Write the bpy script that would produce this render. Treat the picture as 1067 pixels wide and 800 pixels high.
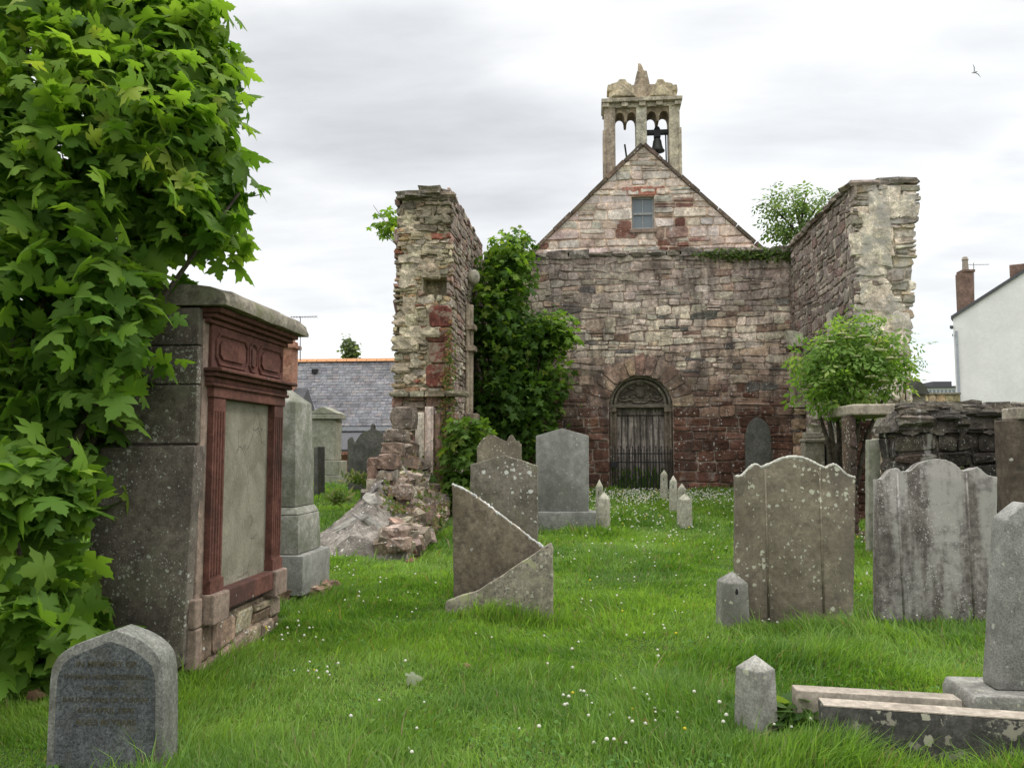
import bpy, bmesh, math, random
import numpy as np
from mathutils import Vector, Matrix, Euler

for o in list(bpy.data.objects):
    bpy.data.objects.remove(o)
SC = bpy.context.scene
COL = SC.collection
R = math.radians

# ------------------------------------------------------------------ camera
FPX, HOR, VPX = 860.0, 468.0, 620.0
CAMH = 1.5
cam = bpy.data.cameras.new('camera')
cam.sensor_width = 36.0
cam.lens = FPX / 1067 * 36
cam.clip_start = 0.05
cam.clip_end = 2000
cam_o = bpy.data.objects.new('camera', cam)
COL.objects.link(cam_o)
PITCH = math.atan((HOR - 400) / FPX)
YAW = math.atan((VPX - 533.5) / FPX)
cam_o.location = (0, 0, CAMH)
cam_o.rotation_euler = (math.pi / 2 + PITCH, 0, YAW)
SC.camera = cam_o
CAMR = Euler(cam_o.rotation_euler).to_matrix()

# ------------------------------------------------------------------ sun, sky, exposure
SUN_EL, SUN_AZ = R(52), R(62)       # azimuth clockwise from +Y (towards +X)
sun = bpy.data.lights.new('sun', 'SUN')
sun.energy = 0.9
sun.angle = R(14)
sun.color = (1.0, 0.96, 0.9)
sun_o = bpy.data.objects.new('sun', sun)
COL.objects.link(sun_o)
sdir = Vector((math.sin(SUN_AZ) * math.cos(SUN_EL), math.cos(SUN_AZ) * math.cos(SUN_EL), math.sin(SUN_EL)))
sun_o.rotation_euler = sdir.to_track_quat('Z', 'Y').to_euler()
sun_o.location = sdir * 60

VS = SC.view_settings
VS.view_transform = 'Standard'
VS.look = 'None'
VS.exposure = 0.6
VS.gamma = 1.0
VS.use_curve_mapping = False


def ray(px, py):
    return (CAMR @ Vector(((px - 533.5) / FPX, (400 - py) / FPX, -1))).normalized()


def nn(nt, typ, ins=None, **props):
    n = nt.nodes.new(typ)
    for k, v in props.items():
        setattr(n, k, v)
    for k, v in (ins or {}).items():
        s = n.inputs[k]
        if isinstance(v, bpy.types.NodeSocket):
            nt.links.new(v, s)
        else:
            if hasattr(s.default_value, '__len__') and len(s.default_value) == 4 and len(v) == 3:
                v = (*v, 1)
            s.default_value = v
    return n


def mth(nt, op, a, b=0.0, c=0.0, clamp=False):
    return nn(nt, 'ShaderNodeMath', {0: a, 1: b, 2: c}, operation=op, use_clamp=clamp).outputs[0]


def mixc(nt, f, a, b, blend='MIX'):
    return nn(nt, 'ShaderNodeMix', {0: f, 6: a, 7: b}, data_type='RGBA', blend_type=blend).outputs[2]


def mrange(nt, v, a, b, c=0.0, d=1.0, smooth=True):
    return nn(nt, 'ShaderNodeMapRange', {0: v, 1: a, 2: b, 3: c, 4: d},
              interpolation_type='SMOOTHSTEP' if smooth else 'LINEAR').outputs[0]


def noise(nt, vec, scale, detail=5.0, rough=0.55, dist=0.0):
    return nn(nt, 'ShaderNodeTexNoise', {'Vector': vec, 'Scale': scale, 'Detail': detail, 'Roughness': rough,
                                         'Distortion': dist}).outputs[0]


def vscale(nt, vec, s):
    return nn(nt, 'ShaderNodeVectorMath', {0: vec, 1: s}, operation='MULTIPLY').outputs[0]


# overcast sky: broken grey and white cloud over a pale blue Nishita sky
W = bpy.data.worlds.new('World')
SC.world = W
W.use_nodes = True
wt = W.node_tree
wt.nodes.clear()
wtc = nn(wt, 'ShaderNodeTexCoord')
D = wtc.outputs['Generated']
sky = nn(wt, 'ShaderNodeTexSky', sky_type='NISHITA', sun_disc=False, sun_elevation=SUN_EL, sun_rotation=SUN_AZ)
bg_sky = nn(wt, 'ShaderNodeBackground', {'Color': sky.outputs[0], 'Strength': 0.12})
sep = nn(wt, 'ShaderNodeSeparateXYZ', {0: D})
zz = mth(wt, 'ADD', mth(wt, 'MAXIMUM', sep.outputs[2], 0.0), 0.22)
proj = nn(wt, 'ShaderNodeCombineXYZ', {0: mth(wt, 'DIVIDE', sep.outputs[0], zz), 1: mth(wt, 'DIVIDE', sep.outputs[1], zz), 2: 0.37})
cn = noise(wt, proj.outputs[0], 1.35, 6, 0.52, 0.25)
cn2 = noise(wt, vscale(wt, proj.outputs[0], (0.8, 2.2, 1.0)), 2.4, 6, 0.55, 0.2)


def cloud_patch(px, py, half_deg, soft, sq=2.2):
    """a bank of cloud round one direction of the sky, flattened vertically"""
    c = ray(px, py)
    rel = nn(wt, 'ShaderNodeVectorMath', {0: D, 1: c}, operation='SUBTRACT').outputs[0]
    rel = vscale(wt, rel, (1, 1, sq))
    ln = nn(wt, 'ShaderNodeVectorMath', {0: rel}, operation='LENGTH').outputs['Value']
    ln = mth(wt, 'ADD', ln, mth(wt, 'MULTIPLY', mth(wt, 'SUBTRACT', cn, 0.5), 0.55))
    return mrange(wt, ln, math.radians(half_deg) * (1 - soft), math.radians(half_deg) * (1 + soft), 1.0, 0.0)


grey = mrange(wt, cn, 0.42, 0.66, 0.0, 0.46)
for (px, py, hd, sf, sq, k) in ((400, 120, 17, 0.8, 2.0, 0.75), (300, 215, 12, 0.9, 2.6, 0.62), (330, 310, 9, 0.9, 3.2, 0.40),
                                (560, 60, 9, 0.9, 2.4, 0.30), (900, 120, 13, 0.9, 2.6, 0.52), (1030, 30, 10, 0.9, 2.6, 0.48), (1000, 330, 8, 0.9, 2.5, 0.52), (760, 20, 9, 0.9, 2.8, 0.46)):
    grey = mth(wt, 'MAXIMUM', grey, mth(wt, 'MULTIPLY', cloud_patch(px, py, hd, sf, sq), k))
grey = mth(wt, 'ADD', grey, mth(wt, 'MULTIPLY', mth(wt, 'SUBTRACT', cn2, 0.5), 0.7), clamp=True)
ccol = mixc(wt, grey, (0.88, 0.885, 0.89), (0.35, 0.362, 0.378))
ccol = nn(wt, 'ShaderNodeVectorMath', {0: ccol, 3: mrange(wt, sep.outputs[2], 0.42, 0.97, 1.0, 2.5)}, operation='SCALE').outputs[0]
bg_cl = nn(wt, 'ShaderNodeBackground', {'Color': ccol, 'Strength': 1.0})
cover = mth(wt, 'SUBTRACT', 0.95, mth(wt, 'MULTIPLY', cloud_patch(985, 385, 7, 0.9, 2.2), 0.45))
mixs = nn(wt, 'ShaderNodeMixShader', {0: cover, 1: bg_sky.outputs[0], 2: bg_cl.outputs[0]})
wout = nn(wt, 'ShaderNodeOutputWorld', {0: mixs.outputs[0]})

# ------------------------------------------------------------------ helpers
rng = random.Random(7)
nrg = np.random.default_rng(11)


def at(px, py, Y):
    d = ray(px, py)
    return Vector((0, 0, CAMH)) + d * (Y / d.y)


def onx(px, py, X):
    d = ray(px, py)
    return Vector((0, 0, CAMH)) + d * (X / d.x)


def gz(x, y):
    t = np.clip((np.asarray(y, float) - 7) * 0.0307, 0, 0.46)
    b = 0.025 * np.sin(x * 1.9 + 0.7 * y) + 0.02 * np.sin(y * 1.3 - 1.1 * x + 1.0) + 0.012 * np.sin(3.1 * x + 2.2 * y + 2)
    return t + b


def ong(px, py):
    d = ray(px, py)
    Y = 6.0
    for _ in range(40):
        p = Vector((0, 0, CAMH)) + d * (Y / d.y)
        h = float(gz(p.x, p.y))
        Y = 0.5 * Y + 0.5 * min(60, max(2.0, (CAMH - h) / max(1e-3, -d.z) * d.y))
    return Vector((0, 0, CAMH)) + d * (Y / d.y)


def lin(v):
    v /= 255.0
    return v / 12.92 if v <= 0.04045 else ((v + 0.055) / 1.055) ** 2.4


def S(r, g, b, k=1.0):
    return (min(0.85, lin(r) * k), min(0.85, lin(g) * k), min(0.85, lin(b) * k))


def tag(o, label=None, cat=None, group=None, kind=None):
    if label:
        o['label'] = label
    if cat:
        o['category'] = cat
    if group:
        o['group'] = group
    if kind:
        o['kind'] = kind
    return o


def thing(name, label, cat, loc=(0, 0, 0), rz=0.0, group=None, kind=None):
    o = bpy.data.objects.new(name, None)
    o.empty_display_size = 0.2
    COL.objects.link(o)
    o.location = loc
    o.rotation_euler = (0, 0, rz)
    return tag(o, label, cat, group, kind)


class MB:
    def __init__(self):
        self.v, self.f, self.c = [], [], []
        self.col = (1, 1, 1)

    def add(self, vs, fs, col=None):
        b = len(self.v)
        c = col or self.col
        self.v += [tuple(p) for p in vs]
        self.c += [c] * len(vs)
        self.f += [tuple(i + b for i in f) for f in fs]

    def box(self, x0, x1, y0, y1, z0, z1, col=None, m=None):
        vs = [Vector((x, y, z)) for z in (z0, z1) for y in (y0, y1) for x in (x0, x1)]
        if m is not None:
            vs = [m @ p for p in vs]
        self.add(vs, [(0, 2, 3, 1), (4, 5, 7, 6), (0, 1, 5, 4), (2, 6, 7, 3), (0, 4, 6, 2), (1, 3, 7, 5)], col)

    def prism(self, pts, off, col=None):
        n = len(pts)
        pts = [Vector(p) for p in pts]
        off = Vector(off)
        self.add(pts + [p + off for p in pts],
                 [tuple(range(n)), tuple(range(2 * n - 1, n - 1, -1))] +
                 [(i, n + i, n + (i + 1) % n, (i + 1) % n)[::-1] for i in range(n)], col)

    def tube(self, pts, rad, seg=8, col=None, cap=True):
        pts = [Vector(p) for p in pts]
        if not hasattr(rad, '__len__'):
            rad = [rad] * len(pts)
        vs, fs = [], []
        a = None
        for i, p in enumerate(pts):
            t = (pts[min(i + 1, len(pts) - 1)] - pts[max(i - 1, 0)]).normalized()
            if a is None:
                a = t.orthogonal().normalized()
            a = (a - t * a.dot(t)).normalized()
            b = t.cross(a)
            for k in range(seg):
                w = 2 * math.pi * k / seg
                vs.append(p + (a * math.cos(w) + b * math.sin(w)) * rad[i])
        for i in range(len(pts) - 1):
            for k in range(seg):
                fs.append((i * seg + k, i * seg + (k + 1) % seg, (i + 1) * seg + (k + 1) % seg, (i + 1) * seg + k))
        if cap:
            fs.append(tuple(range(seg))[::-1])
            fs.append(tuple((len(pts) - 1) * seg + k for k in range(seg)))
        self.add(vs, fs, col)

    def lathe(self, c, prof, seg=20, col=None):
        vs, fs = [], []
        for (r, z) in prof:
            for k in range(seg):
                w = 2 * math.pi * k / seg
                vs.append((c[0] + r * math.cos(w), c[1] + r * math.sin(w), c[2] + z))
        for i in range(len(prof) - 1):
            for k in range(seg):
                fs.append((i * seg + k, i * seg + (k + 1) % seg, (i + 1) * seg + (k + 1) % seg, (i + 1) * seg + k))
        fs.append(tuple(range(seg))[::-1])
        fs.append(tuple((len(prof) - 1) * seg + k for k in range(seg)))
        self.add(vs, fs, col)

    def rock(self, c, sx, sy, sz, col=None, rz=0.0, rnd=rng, sub=2, amp=0.16, tilt=0.0):
        bm = bmesh.new()
        bmesh.ops.create_cube(bm, size=2)
        bmesh.ops.subdivide_edges(bm, edges=bm.edges[:], cuts=sub, use_grid_fill=True)
        m = Matrix.Translation(c) @ Matrix.Rotation(rz, 4, 'Z') @ Matrix.Rotation(tilt, 4, 'X')
        ph = [rnd.uniform(0, 6) for _ in range(6)]
        vs = []
        for v in bm.verts:
            p = v.co.copy()
            q = p.normalized() * 1.25
            p = p.lerp(q, 0.35)
            k = 1 + amp * (math.sin(2.3 * p.x + ph[0]) * math.sin(2.9 * p.y + ph[1]) + math.sin(3.7 * p.z + ph[2]) * 0.6
                           + 0.5 * math.sin(5.1 * p.x + 4.3 * p.z + ph[3])) + rnd.uniform(-amp, amp) * 0.25
            vs.append(m @ Vector((p.x * sx * k, p.y * sy * k, p.z * sz * k)))
        fs = [tuple(v.index for v in f.verts) for f in bm.faces]
        bm.free()
        self.add(vs, fs, col)

    def build(self, name, mat, parent=None, smooth=False, loc=None, bevel=0.0, seg=2, recalc=False, ang=30):
        me = bpy.data.meshes.new(name)
        vs = self.v
        if loc is not None:
            vs = [(p[0] - loc[0], p[1] - loc[1], p[2] - loc[2]) for p in vs]
        me.from_pydata(vs, [], self.f)
        if bevel or recalc:
            bm = bmesh.new()
            bm.from_mesh(me)
            bmesh.ops.recalc_face_normals(bm, faces=bm.faces[:])
            if bevel:
                es = [e for e in bm.edges if len(e.link_faces) == 2 and e.calc_face_angle(0) > R(ang)]
                bmesh.ops.bevel(bm, geom=es, offset=bevel, segments=seg, affect='EDGES', profile=0.5, clamp_overlap=True)
            bm.to_mesh(me)
            bm.free()
        if any(c != (1, 1, 1) for c in self.c):
            a = me.attributes.new('col', 'FLOAT_COLOR', 'POINT')
            arr = np.ones((len(me.vertices), 4), np.float32)
            arr[:, :3] = np.array(self.c, np.float32) if len(me.vertices) == len(self.v) else np.array(self.c, np.float32).mean(0)
            a.data.foreach_set('color', arr.ravel())
        if smooth:
            me.polygons.foreach_set('use_smooth', [True] * len(me.polygons))
            if smooth == 'auto':
                me.set_sharp_from_angle(angle=R(38))
        if mat:
            me.materials.append(mat)
        o = bpy.data.objects.new(name, me)
        COL.objects.link(o)
        if parent:
            o.parent = parent
        if loc is not None:
            o.location = loc
        return o


def copy_tree(o, parent=None):
    c = o.copy()
    COL.objects.link(c)
    if parent:
        c.parent = parent
    for ch in list(o.children):
        copy_tree(ch, c)
    return c


def clip(poly, planes):
    """keep the part of a convex (u, v) polygon with a*u + b*v <= c for every plane"""
    for (a, b, c) in planes:
        out = []
        n = len(poly)
        for i in range(n):
            p, q = poly[i], poly[(i + 1) % n]
            dp, dq = a * p[0] + b * p[1] - c, a * q[0] + b * q[1] - c
            if dp <= 0:
                out.append(p)
            if dp * dq < 0:
                t = dp / (dp - dq)
                out.append((p[0] + (q[0] - p[0]) * t, p[1] + (q[1] - p[1]) * t))
        poly = out
        if len(poly) < 3:
            return []
    return poly


def add_stone(mb, poly, org, U, V, N, gap, dep, col, rnd, jit=0.12, rounded=True):
    """one masonry block: rounded outline, rough raised face"""
    n = len(poly)
    cu = sum(p[0] for p in poly) / n
    cv = sum(p[1] for p in poly) / n
    w = max(p[0] for p in poly) - min(p[0] for p in poly)
    h = max(p[1] for p in poly) - min(p[1] for p in poly)
    if w < 2.5 * gap or h < 2.5 * gap:
        return
    sx, sy = (w - 2 * gap) / w, (h - 2 * gap) / h
    q = []
    for p in poly:
        q.append((cu + (p[0] - cu) * sx + rnd.uniform(-jit, jit) * h * 0.5, cv + (p[1] - cv) * sy + rnd.uniform(-jit, jit) * h * 0.6))
    if rounded:
        r = []
        for i in range(n):
            a, b = q[i], q[(i + 1) % n]
            L = math.hypot(b[0] - a[0], b[1] - a[1]) + 1e-6
            t = min(0.22, 0.13 * h / L)
            r.append((a[0] + (b[0] - a[0]) * t, a[1] + (b[1] - a[1]) * t))
            if L > 1.6 * h:
                r.append(((a[0] + b[0]) / 2 + rnd.uniform(-.03, .03) * h, (a[1] + b[1]) / 2 + rnd.uniform(-jit, jit) * h * 0.5))
            r.append((a[0] + (b[0] - a[0]) * (1 - t), a[1] + (b[1] - a[1]) * (1 - t)))
        q = r
    n = len(q)
    d1 = dep * rnd.uniform(0.35, 1.25)
    tu, tv = rnd.uniform(-.12, .12) * dep / w * 2, rnd.uniform(-.35, .35) * dep / h * 2
    vs = []
    ch_ = min(.022, .16 * h)
    for (s, dd) in ((0.0, -0.04), (.15, d1 * 0.62), (1.0, d1)):
        for p in q:
            u = cu + (p[0] - cu) * max(0, 1 - 2 * ch_ * s / w)
            v = cv + (p[1] - cv) * max(0, 1 - 2 * ch_ * s / h)
            k = dd + ((u - cu) * tu + (v - cv) * tv + rnd.uniform(-.18, .18) * d1 if dd > 0 else 0)
            vs.append(org + U * u + V * v + N * k)
    fs = []
    for r_ in range(2):
        for i in range(n):
            fs.append((r_ * n + i, r_ * n + (i + 1) % n, (r_ + 1) * n + (i + 1) % n, (r_ + 1) * n + i))
    vs.append(org + U * cu + V * cv + N * (d1 * rnd.uniform(0.85, 1.2)))
    for i in range(n):
        fs.append((2 * n + i, 2 * n + (i + 1) % n, 3 * n))
    mb.add(vs, fs, col)


def masonry(mb, org, U, V, N, v0, v1, ivals, col, ch=(.1, .2), sl=(.2, .45), gap=.012, dep=.05, planes=None, split=.18, jag=0.0,
            rnd=None, jit=.12, wob=.03):
    rnd = rnd or rng
    org, U, V, N = Vector(org), Vector(U), Vector(V), Vector(N)
    ph = [rnd.uniform(0, 6) for _ in range(3)]
    v = v0
    rows = [v0]
    while v < v1 - ch[0] * 0.6:
        v += rnd.uniform(*ch)
        rows.append(min(v, v1))
    rows[-1] = v1

    def wv(u, i):
        if i == 0 or i == len(rows) - 1:
            return rows[i]
        return rows[i] + wob * (math.sin(u * 1.7 + ph[0] + i * 1.3) + 0.5 * math.sin(u * 4.1 + ph[1] + i * 2.1))
    for i in range(len(rows) - 1):
        for (a, b) in ivals(rows[i], rows[i + 1]):
            if jag:
                a += rnd.uniform(-jag, jag)
                b += rnd.uniform(-jag, jag)
            u = a
            while u < b - 1e-4:
                L = rnd.uniform(*sl)
                if rnd.random() < 0.15:
                    L *= 1.5
                e = u + L
                if b - e < sl[0] * 0.7:
                    e = b
                quad = [(u, wv(u, i)), (e, wv(e, i)), (e, wv(e, i + 1)), (u, wv(u, i + 1))]
                pieces = [quad]
                if rnd.random() < split and rows[i + 1] - rows[i] > 0.1:
                    t = rnd.uniform(.4, .6)
                    ml = (u, quad[0][1] + (quad[3][1] - quad[0][1]) * t)
                    mr = (e, quad[1][1] + (quad[2][1] - quad[1][1]) * t)
                    pieces = [[quad[0], quad[1], mr, ml], [ml, mr, quad[2], quad[3]]]
                for pc in pieces:
                    if planes:
                        pc = clip(pc, planes)
                        if len(pc) < 3:
                            continue
                    cu = sum(p[0] for p in pc) / len(pc)
                    cv = sum(p[1] for p in pc) / len(pc)
                    add_stone(mb, pc, org, U, V, N, gap, dep, col(cu, cv, rnd), rnd, jit)
                u = e


def vary(c, rnd, a=0.18, hue=0.06):
    k = 1 + rnd.uniform(-a, a)
    return tuple(max(0.004, min(0.85, x * k * (1 + rnd.uniform(-hue, hue)))) for x in c)


def lerp(a, b, t):
    t = max(0, min(1, t))
    return tuple(x + (y - x) * t for x, y in zip(a, b))


# ------------------------------------------------------------------ materials
def newmat(name):
    m = bpy.data.materials.new(name)
    m.use_nodes = True
    nt = m.node_tree
    nt.nodes.clear()
    return m, nt


def finish(nt, color, rough=0.9, normal=None, spec=0.25, metal=0.0, **kw):
    ins = {'Base Color': color, 'Roughness': rough, 'Specular IOR Level': spec, 'Metallic': metal}
    if normal is not None:
        ins['Normal'] = normal
    p = nn(nt, 'ShaderNodeBsdfPrincipled', ins)
    nn(nt, 'ShaderNodeOutputMaterial', {0: p.outputs[0]})
    return p


def stone_mat(name, c1=None, c2=None, attr=False, grain=60, mott=3.0, mott_amt=0.6, spots=(), streak=None, moss=None, grainamt=0.35,
              bump=0.4, bdist=0.01, rough=0.92, patches=None, stain=None, over=(), mid=0.30):
    """stone: mottled colour, grain, round lichen spots, streaks and patches; all of it colour the stone itself has"""
    m, nt = newmat(name)
    P = nn(nt, 'ShaderNodeNewGeometry').outputs['Position']
    n1 = noise(nt, P, mott, 6, 0.6, 0.4)
    n2 = noise(nt, P, grain * 0.3, 6, 0.65)
    n3 = noise(nt, P, grain, 3, 0.7)
    if attr:
        base = nn(nt, 'ShaderNodeAttribute', attribute_name='col').outputs['Color']
        dk = mixc(nt, 1.0, base, (0.55, 0.52, 0.50), 'MULTIPLY')
        lt = mixc(nt, 1.0, base, (1.4, 1.38, 1.35), 'MULTIPLY')
        colr = mixc(nt, mrange(nt, n1, 0.35, 0.65), dk, lt)
        colr = mixc(nt, mott_amt, base, colr)
    else:
        colr = mixc(nt, mrange(nt, n1, 0.32, 0.68), c1, c2)
    g = mrange(nt, n2, 0.3, 0.7, 1 - grainamt, 1 + grainamt, False)
    g2 = mrange(nt, n3, 0.3, 0.7, 1 - grainamt * 0.8, 1 + grainamt * 0.8, False)
    nmid = noise(nt, P, mott * 4.3, 7, 0.68, 0.5)
    gm = mrange(nt, nmid, 0.3, 0.7, 1 - mid, 1 + mid, False)
    colr = nn(nt, 'ShaderNodeVectorMath', {0: colr, 3: mth(nt, 'MULTIPLY', mth(nt, 'MULTIPLY', g, g2), gm)}, operation='SCALE').outputs[0]
    for (pcol, psc, lo, hi, amt) in over:
        npo = noise(nt, P, psc, 8, 0.72, 0.4)
        colr = mixc(nt, mth(nt, 'MULTIPLY', mrange(nt, npo, lo, hi), amt), colr, pcol)
    if stain:
        scol, amt, vs = stain
        ns = noise(nt, vscale(nt, P, (1, 1, vs)), 2.2, 6, 0.62)
        colr = mixc(nt, mth(nt, 'MULTIPLY', mrange(nt, ns, 0.48, 0.66), amt), colr, scol)
    if streak:
        scol, amt, sc, lo, hi = streak
        ns = noise(nt, vscale(nt, P, (1, 1, 0.12)), sc, 4, 0.6)
        ns = mth(nt, 'ADD', ns, mth(nt, 'MULTIPLY', mth(nt, 'SUBTRACT', n2, 0.5), 0.25))
        colr = mixc(nt, mth(nt, 'MULTIPLY', mrange(nt, ns, lo, hi), amt), colr, scol)
    if patches:
        pcol, psc, lo, hi, amt = patches
        npp = noise(nt, P, psc, 7, 0.7, 0.3)
        colr = mixc(nt, mth(nt, 'MULTIPLY', mrange(nt, npp, lo, hi), amt), colr, pcol)
    bh = mth(nt, 'ADD', mth(nt, 'MULTIPLY', n2, 0.7), mth(nt, 'MULTIPLY', n3, 0.3))
    jit = nn(nt, 'ShaderNodeVectorMath', {0: nn(nt, 'ShaderNodeTexNoise', {'Vector': P, 'Scale': min(60, grain * 0.5), 'Detail': 4.0}).outputs['Color'], 3: 0.04},
             operation='SCALE').outputs[0]
    PJ = nn(nt, 'ShaderNodeVectorMath', {0: P, 1: jit}, operation='ADD').outputs[0]
    clus = noise(nt, P, 2.3, 3, 0.6)
    for (sc, rmax, scol, pw) in spots:
        vo = nn(nt, 'ShaderNodeTexVoronoi', {'Vector': PJ, 'Scale': sc})
        rc = nn(nt, 'ShaderNodeSeparateColor', {0: vo.outputs['Color']}).outputs[0]
        r = mth(nt, 'MULTIPLY', mth(nt, 'POWER', rc, pw), rmax)
        r = mth(nt, 'MULTIPLY', r, mrange(nt, clus, 0.35, 0.6, 0.45, 1.15))
        k = mrange(nt, mth(nt, 'SUBTRACT', r, vo.outputs['Distance']), 0.0, 0.06)
        colr = mixc(nt, mth(nt, 'MULTIPLY', k, 0.85), colr, scol)
        bh = mth(nt, 'ADD', bh, mth(nt, 'MULTIPLY', k, 0.15))
    if moss:
        mcol, lo, hi, amt = moss
        nm = noise(nt, P, 4.5, 7, 0.72)
        colr = mixc(nt, mth(nt, 'MULTIPLY', mrange(nt, nm, lo, hi), amt), colr, mcol)
    bp = nn(nt, 'ShaderNodeBump', {'Height': bh, 'Strength': bump, 'Distance': bdist})
    finish(nt, colr, rough, bp.outputs[0])
    return m


WHT = (0.50, 0.50, 0.44)
M = {}
M['rubble'] = stone_mat('rubble masonry', attr=True, grain=34, mott=2.2, mott_amt=0.75, grainamt=0.4, bump=0.9, bdist=0.03,
                        spots=((24, 0.42, (0.50, 0.48, 0.43), 2.2),), stain=((0.06, 0.052, 0.046), 0.55, 0.3))
M['rubble_cross'] = stone_mat('cross wall masonry', attr=True, grain=34, mott=1.6, mott_amt=0.75, grainamt=0.45, bump=0.9, bdist=0.03,
                              spots=((15, 0.42, (0.50, 0.47, 0.43), 2.6),), stain=((0.07, 0.055, 0.048), 0.7, 0.22),
                              over=(((0.36, 0.32, 0.28), 3.2, 0.53, 0.66, 0.55), ((0.10, 0.08, 0.072), 2.4, 0.58, 0.72, 0.5)))
M['rubble_gable'] = stone_mat('gable masonry', attr=True, grain=34, mott=1.8, mott_amt=0.7, grainamt=0.35, bump=0.8, bdist=0.03,
                              spots=((12, 0.4, (0.55, 0.52, 0.48), 3.0),), over=(((0.47, 0.42, 0.37), 2.6, 0.50, 0.64, 0.6), ((0.17, 0.12, 0.10), 2.9, 0.58, 0.72, 0.5)))
M['rubble_left'] = stone_mat('creamy mortared end', attr=True, grain=34, mott=3, mott_amt=0.7, grainamt=0.45, bump=1.0, bdist=0.04,
                             over=(((0.34, 0.29, 0.215), 3.6, 0.48, 0.60, 0.7), ((0.07, 0.06, 0.045), 3.0, 0.60, 0.70, 0.6), ((0.20, 0.165, 0.095), 2.1, 0.62, 0.72, 0.5)))
M['rubble_right'] = stone_mat('smeared grey mortar end', attr=True, grain=34, mott=3, mott_amt=0.7, grainamt=0.4, bump=1.0, bdist=0.04,
                              over=(((0.42, 0.39, 0.345), 2.3, 0.46, 0.58, 0.8), ((0.075, 0.062, 0.05), 3.0, 0.61, 0.72, 0.6)))
M['rubble_inner'] = stone_mat('inner ruin masonry', attr=True, grain=34, mott=2.2, mott_amt=0.75, grainamt=0.45, bump=0.9, bdist=0.03,
                              spots=((22, 0.45, (0.46, 0.43, 0.39), 2.0),), over=(((0.25, 0.215, 0.19), 3.0, 0.47, 0.60, 0.65), ((0.085, 0.068, 0.06), 1.4, 0.53, 0.68, 0.6)))
M['rubble_stub'] = stone_mat('worn grey cover slabs', attr=True, grain=30, mott=2.2, mott_amt=0.6, grainamt=0.3, bump=0.6, bdist=0.02,
                             spots=((9, 0.3, (0.55, 0.54, 0.5), 4.0),), over=(((0.15, 0.14, 0.125), 2.4, 0.46, 0.6, 0.7),), moss=((0.12, 0.13, 0.05), 0.57, 0.68, 0.6))
M['wall_head'] = stone_mat('rough wall head', attr=True, grain=30, mott=3, mott_amt=0.8, grainamt=0.45, bump=1.0, bdist=0.04, spots=((30, 0.4, (0.4, 0.39, 0.35), 2.5),),
                           over=(((0.07, 0.062, 0.055), 3.2, 0.47, 0.58, 0.75), ((0.30, 0.24, 0.20), 2.4, 0.58, 0.68, 0.5)), streak=((0.42, 0.41, 0.37), 0.6, 4.5, 0.60, 0.68))
M['rubble_dark'] = stone_mat('sooty rubble', attr=True, grain=40, mott=3, mott_amt=0.8, grainamt=0.45, bump=0.9, bdist=0.03,
                             spots=((40, 0.4, (0.34, 0.34, 0.30), 2.5),), streak=((0.42, 0.40, 0.36), 0.6, 5.5, 0.60, 0.70), moss=((0.10, 0.13, 0.03), 0.60, 0.70, 0.7))
M['dressed'] = stone_mat('weathered dressed stone', attr=True, grain=50, mott=3, grainamt=0.3, bump=0.6, bdist=0.02,
                         spots=((14, 0.4, (0.45, 0.44, 0.38), 3),), stain=((0.06, 0.055, 0.045), 0.5, 0.4))
M['granite'] = stone_mat('grey granite', (0.20, 0.195, 0.175), (0.27, 0.265, 0.24), grain=330, mott=2.5, grainamt=0.45, bump=0.25, bdist=0.004,
                         spots=((26, 0.4, (0.42, 0.43, 0.36), 4),), stain=((0.12, 0.125, 0.10), 0.5, 0.3))
M['granite_dark'] = stone_mat('blue grey granite', (0.060, 0.066, 0.066), (0.095, 0.10, 0.098), grain=260, mott=3, grainamt=0.7, bump=0.3,
                              bdist=0.003, patches=((0.10, 0.095, 0.06), 5, 0.5, 0.7, 0.6))
M['granite_edge'] = stone_mat('dressed granite border', (0.12, 0.12, 0.105), (0.19, 0.19, 0.165), grain=260, mott=4, grainamt=0.5, bump=0.3,
                              bdist=0.003, patches=((0.10, 0.095, 0.07), 6, 0.5, 0.68, 0.7))
M['grey_post'] = stone_mat('grey post stone', (0.21, 0.20, 0.175), (0.30, 0.29, 0.255), grain=240, mott=5, grainamt=0.35, bump=0.35, bdist=0.004,
                           spots=((22, 0.4, (0.42, 0.42, 0.30), 3),), stain=((0.11, 0.105, 0.085), 0.7, 0.4))
M['pale_post'] = stone_mat('pale yellowish post stone', (0.30, 0.285, 0.22), (0.42, 0.40, 0.32), grain=60, mott=5, grainamt=0.3, bump=0.35, bdist=0.006,
                           moss=((0.22, 0.23, 0.12), 0.5, 0.66, 0.6))
M['sand_brown'] = stone_mat('brown grey sandstone', (0.145, 0.122, 0.086), (0.215, 0.185, 0.134), grain=110, mott=2.2, grainamt=0.25, bump=0.4,
                            bdist=0.004, spots=((15, 0.33, (0.50, 0.50, 0.38), 1.6), (30, 0.40, (0.47, 0.47, 0.36), 1.7)),
                            stain=((0.10, 0.085, 0.07), 0.6, 0.25))
M['sand_lichen'] = stone_mat('lichen spotted sandstone', (0.12, 0.105, 0.08), (0.19, 0.165, 0.13), grain=90, mott=2.6, grainamt=0.3, bump=0.45,
                             bdist=0.005, spots=((10, 0.32, (0.58, 0.58, 0.52), 1.2), (24, 0.36, (0.5, 0.5, 0.44), 1.8)),
                             patches=((0.22, 0.22, 0.13), 3.5, 0.52, 0.66, 0.5))
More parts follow.
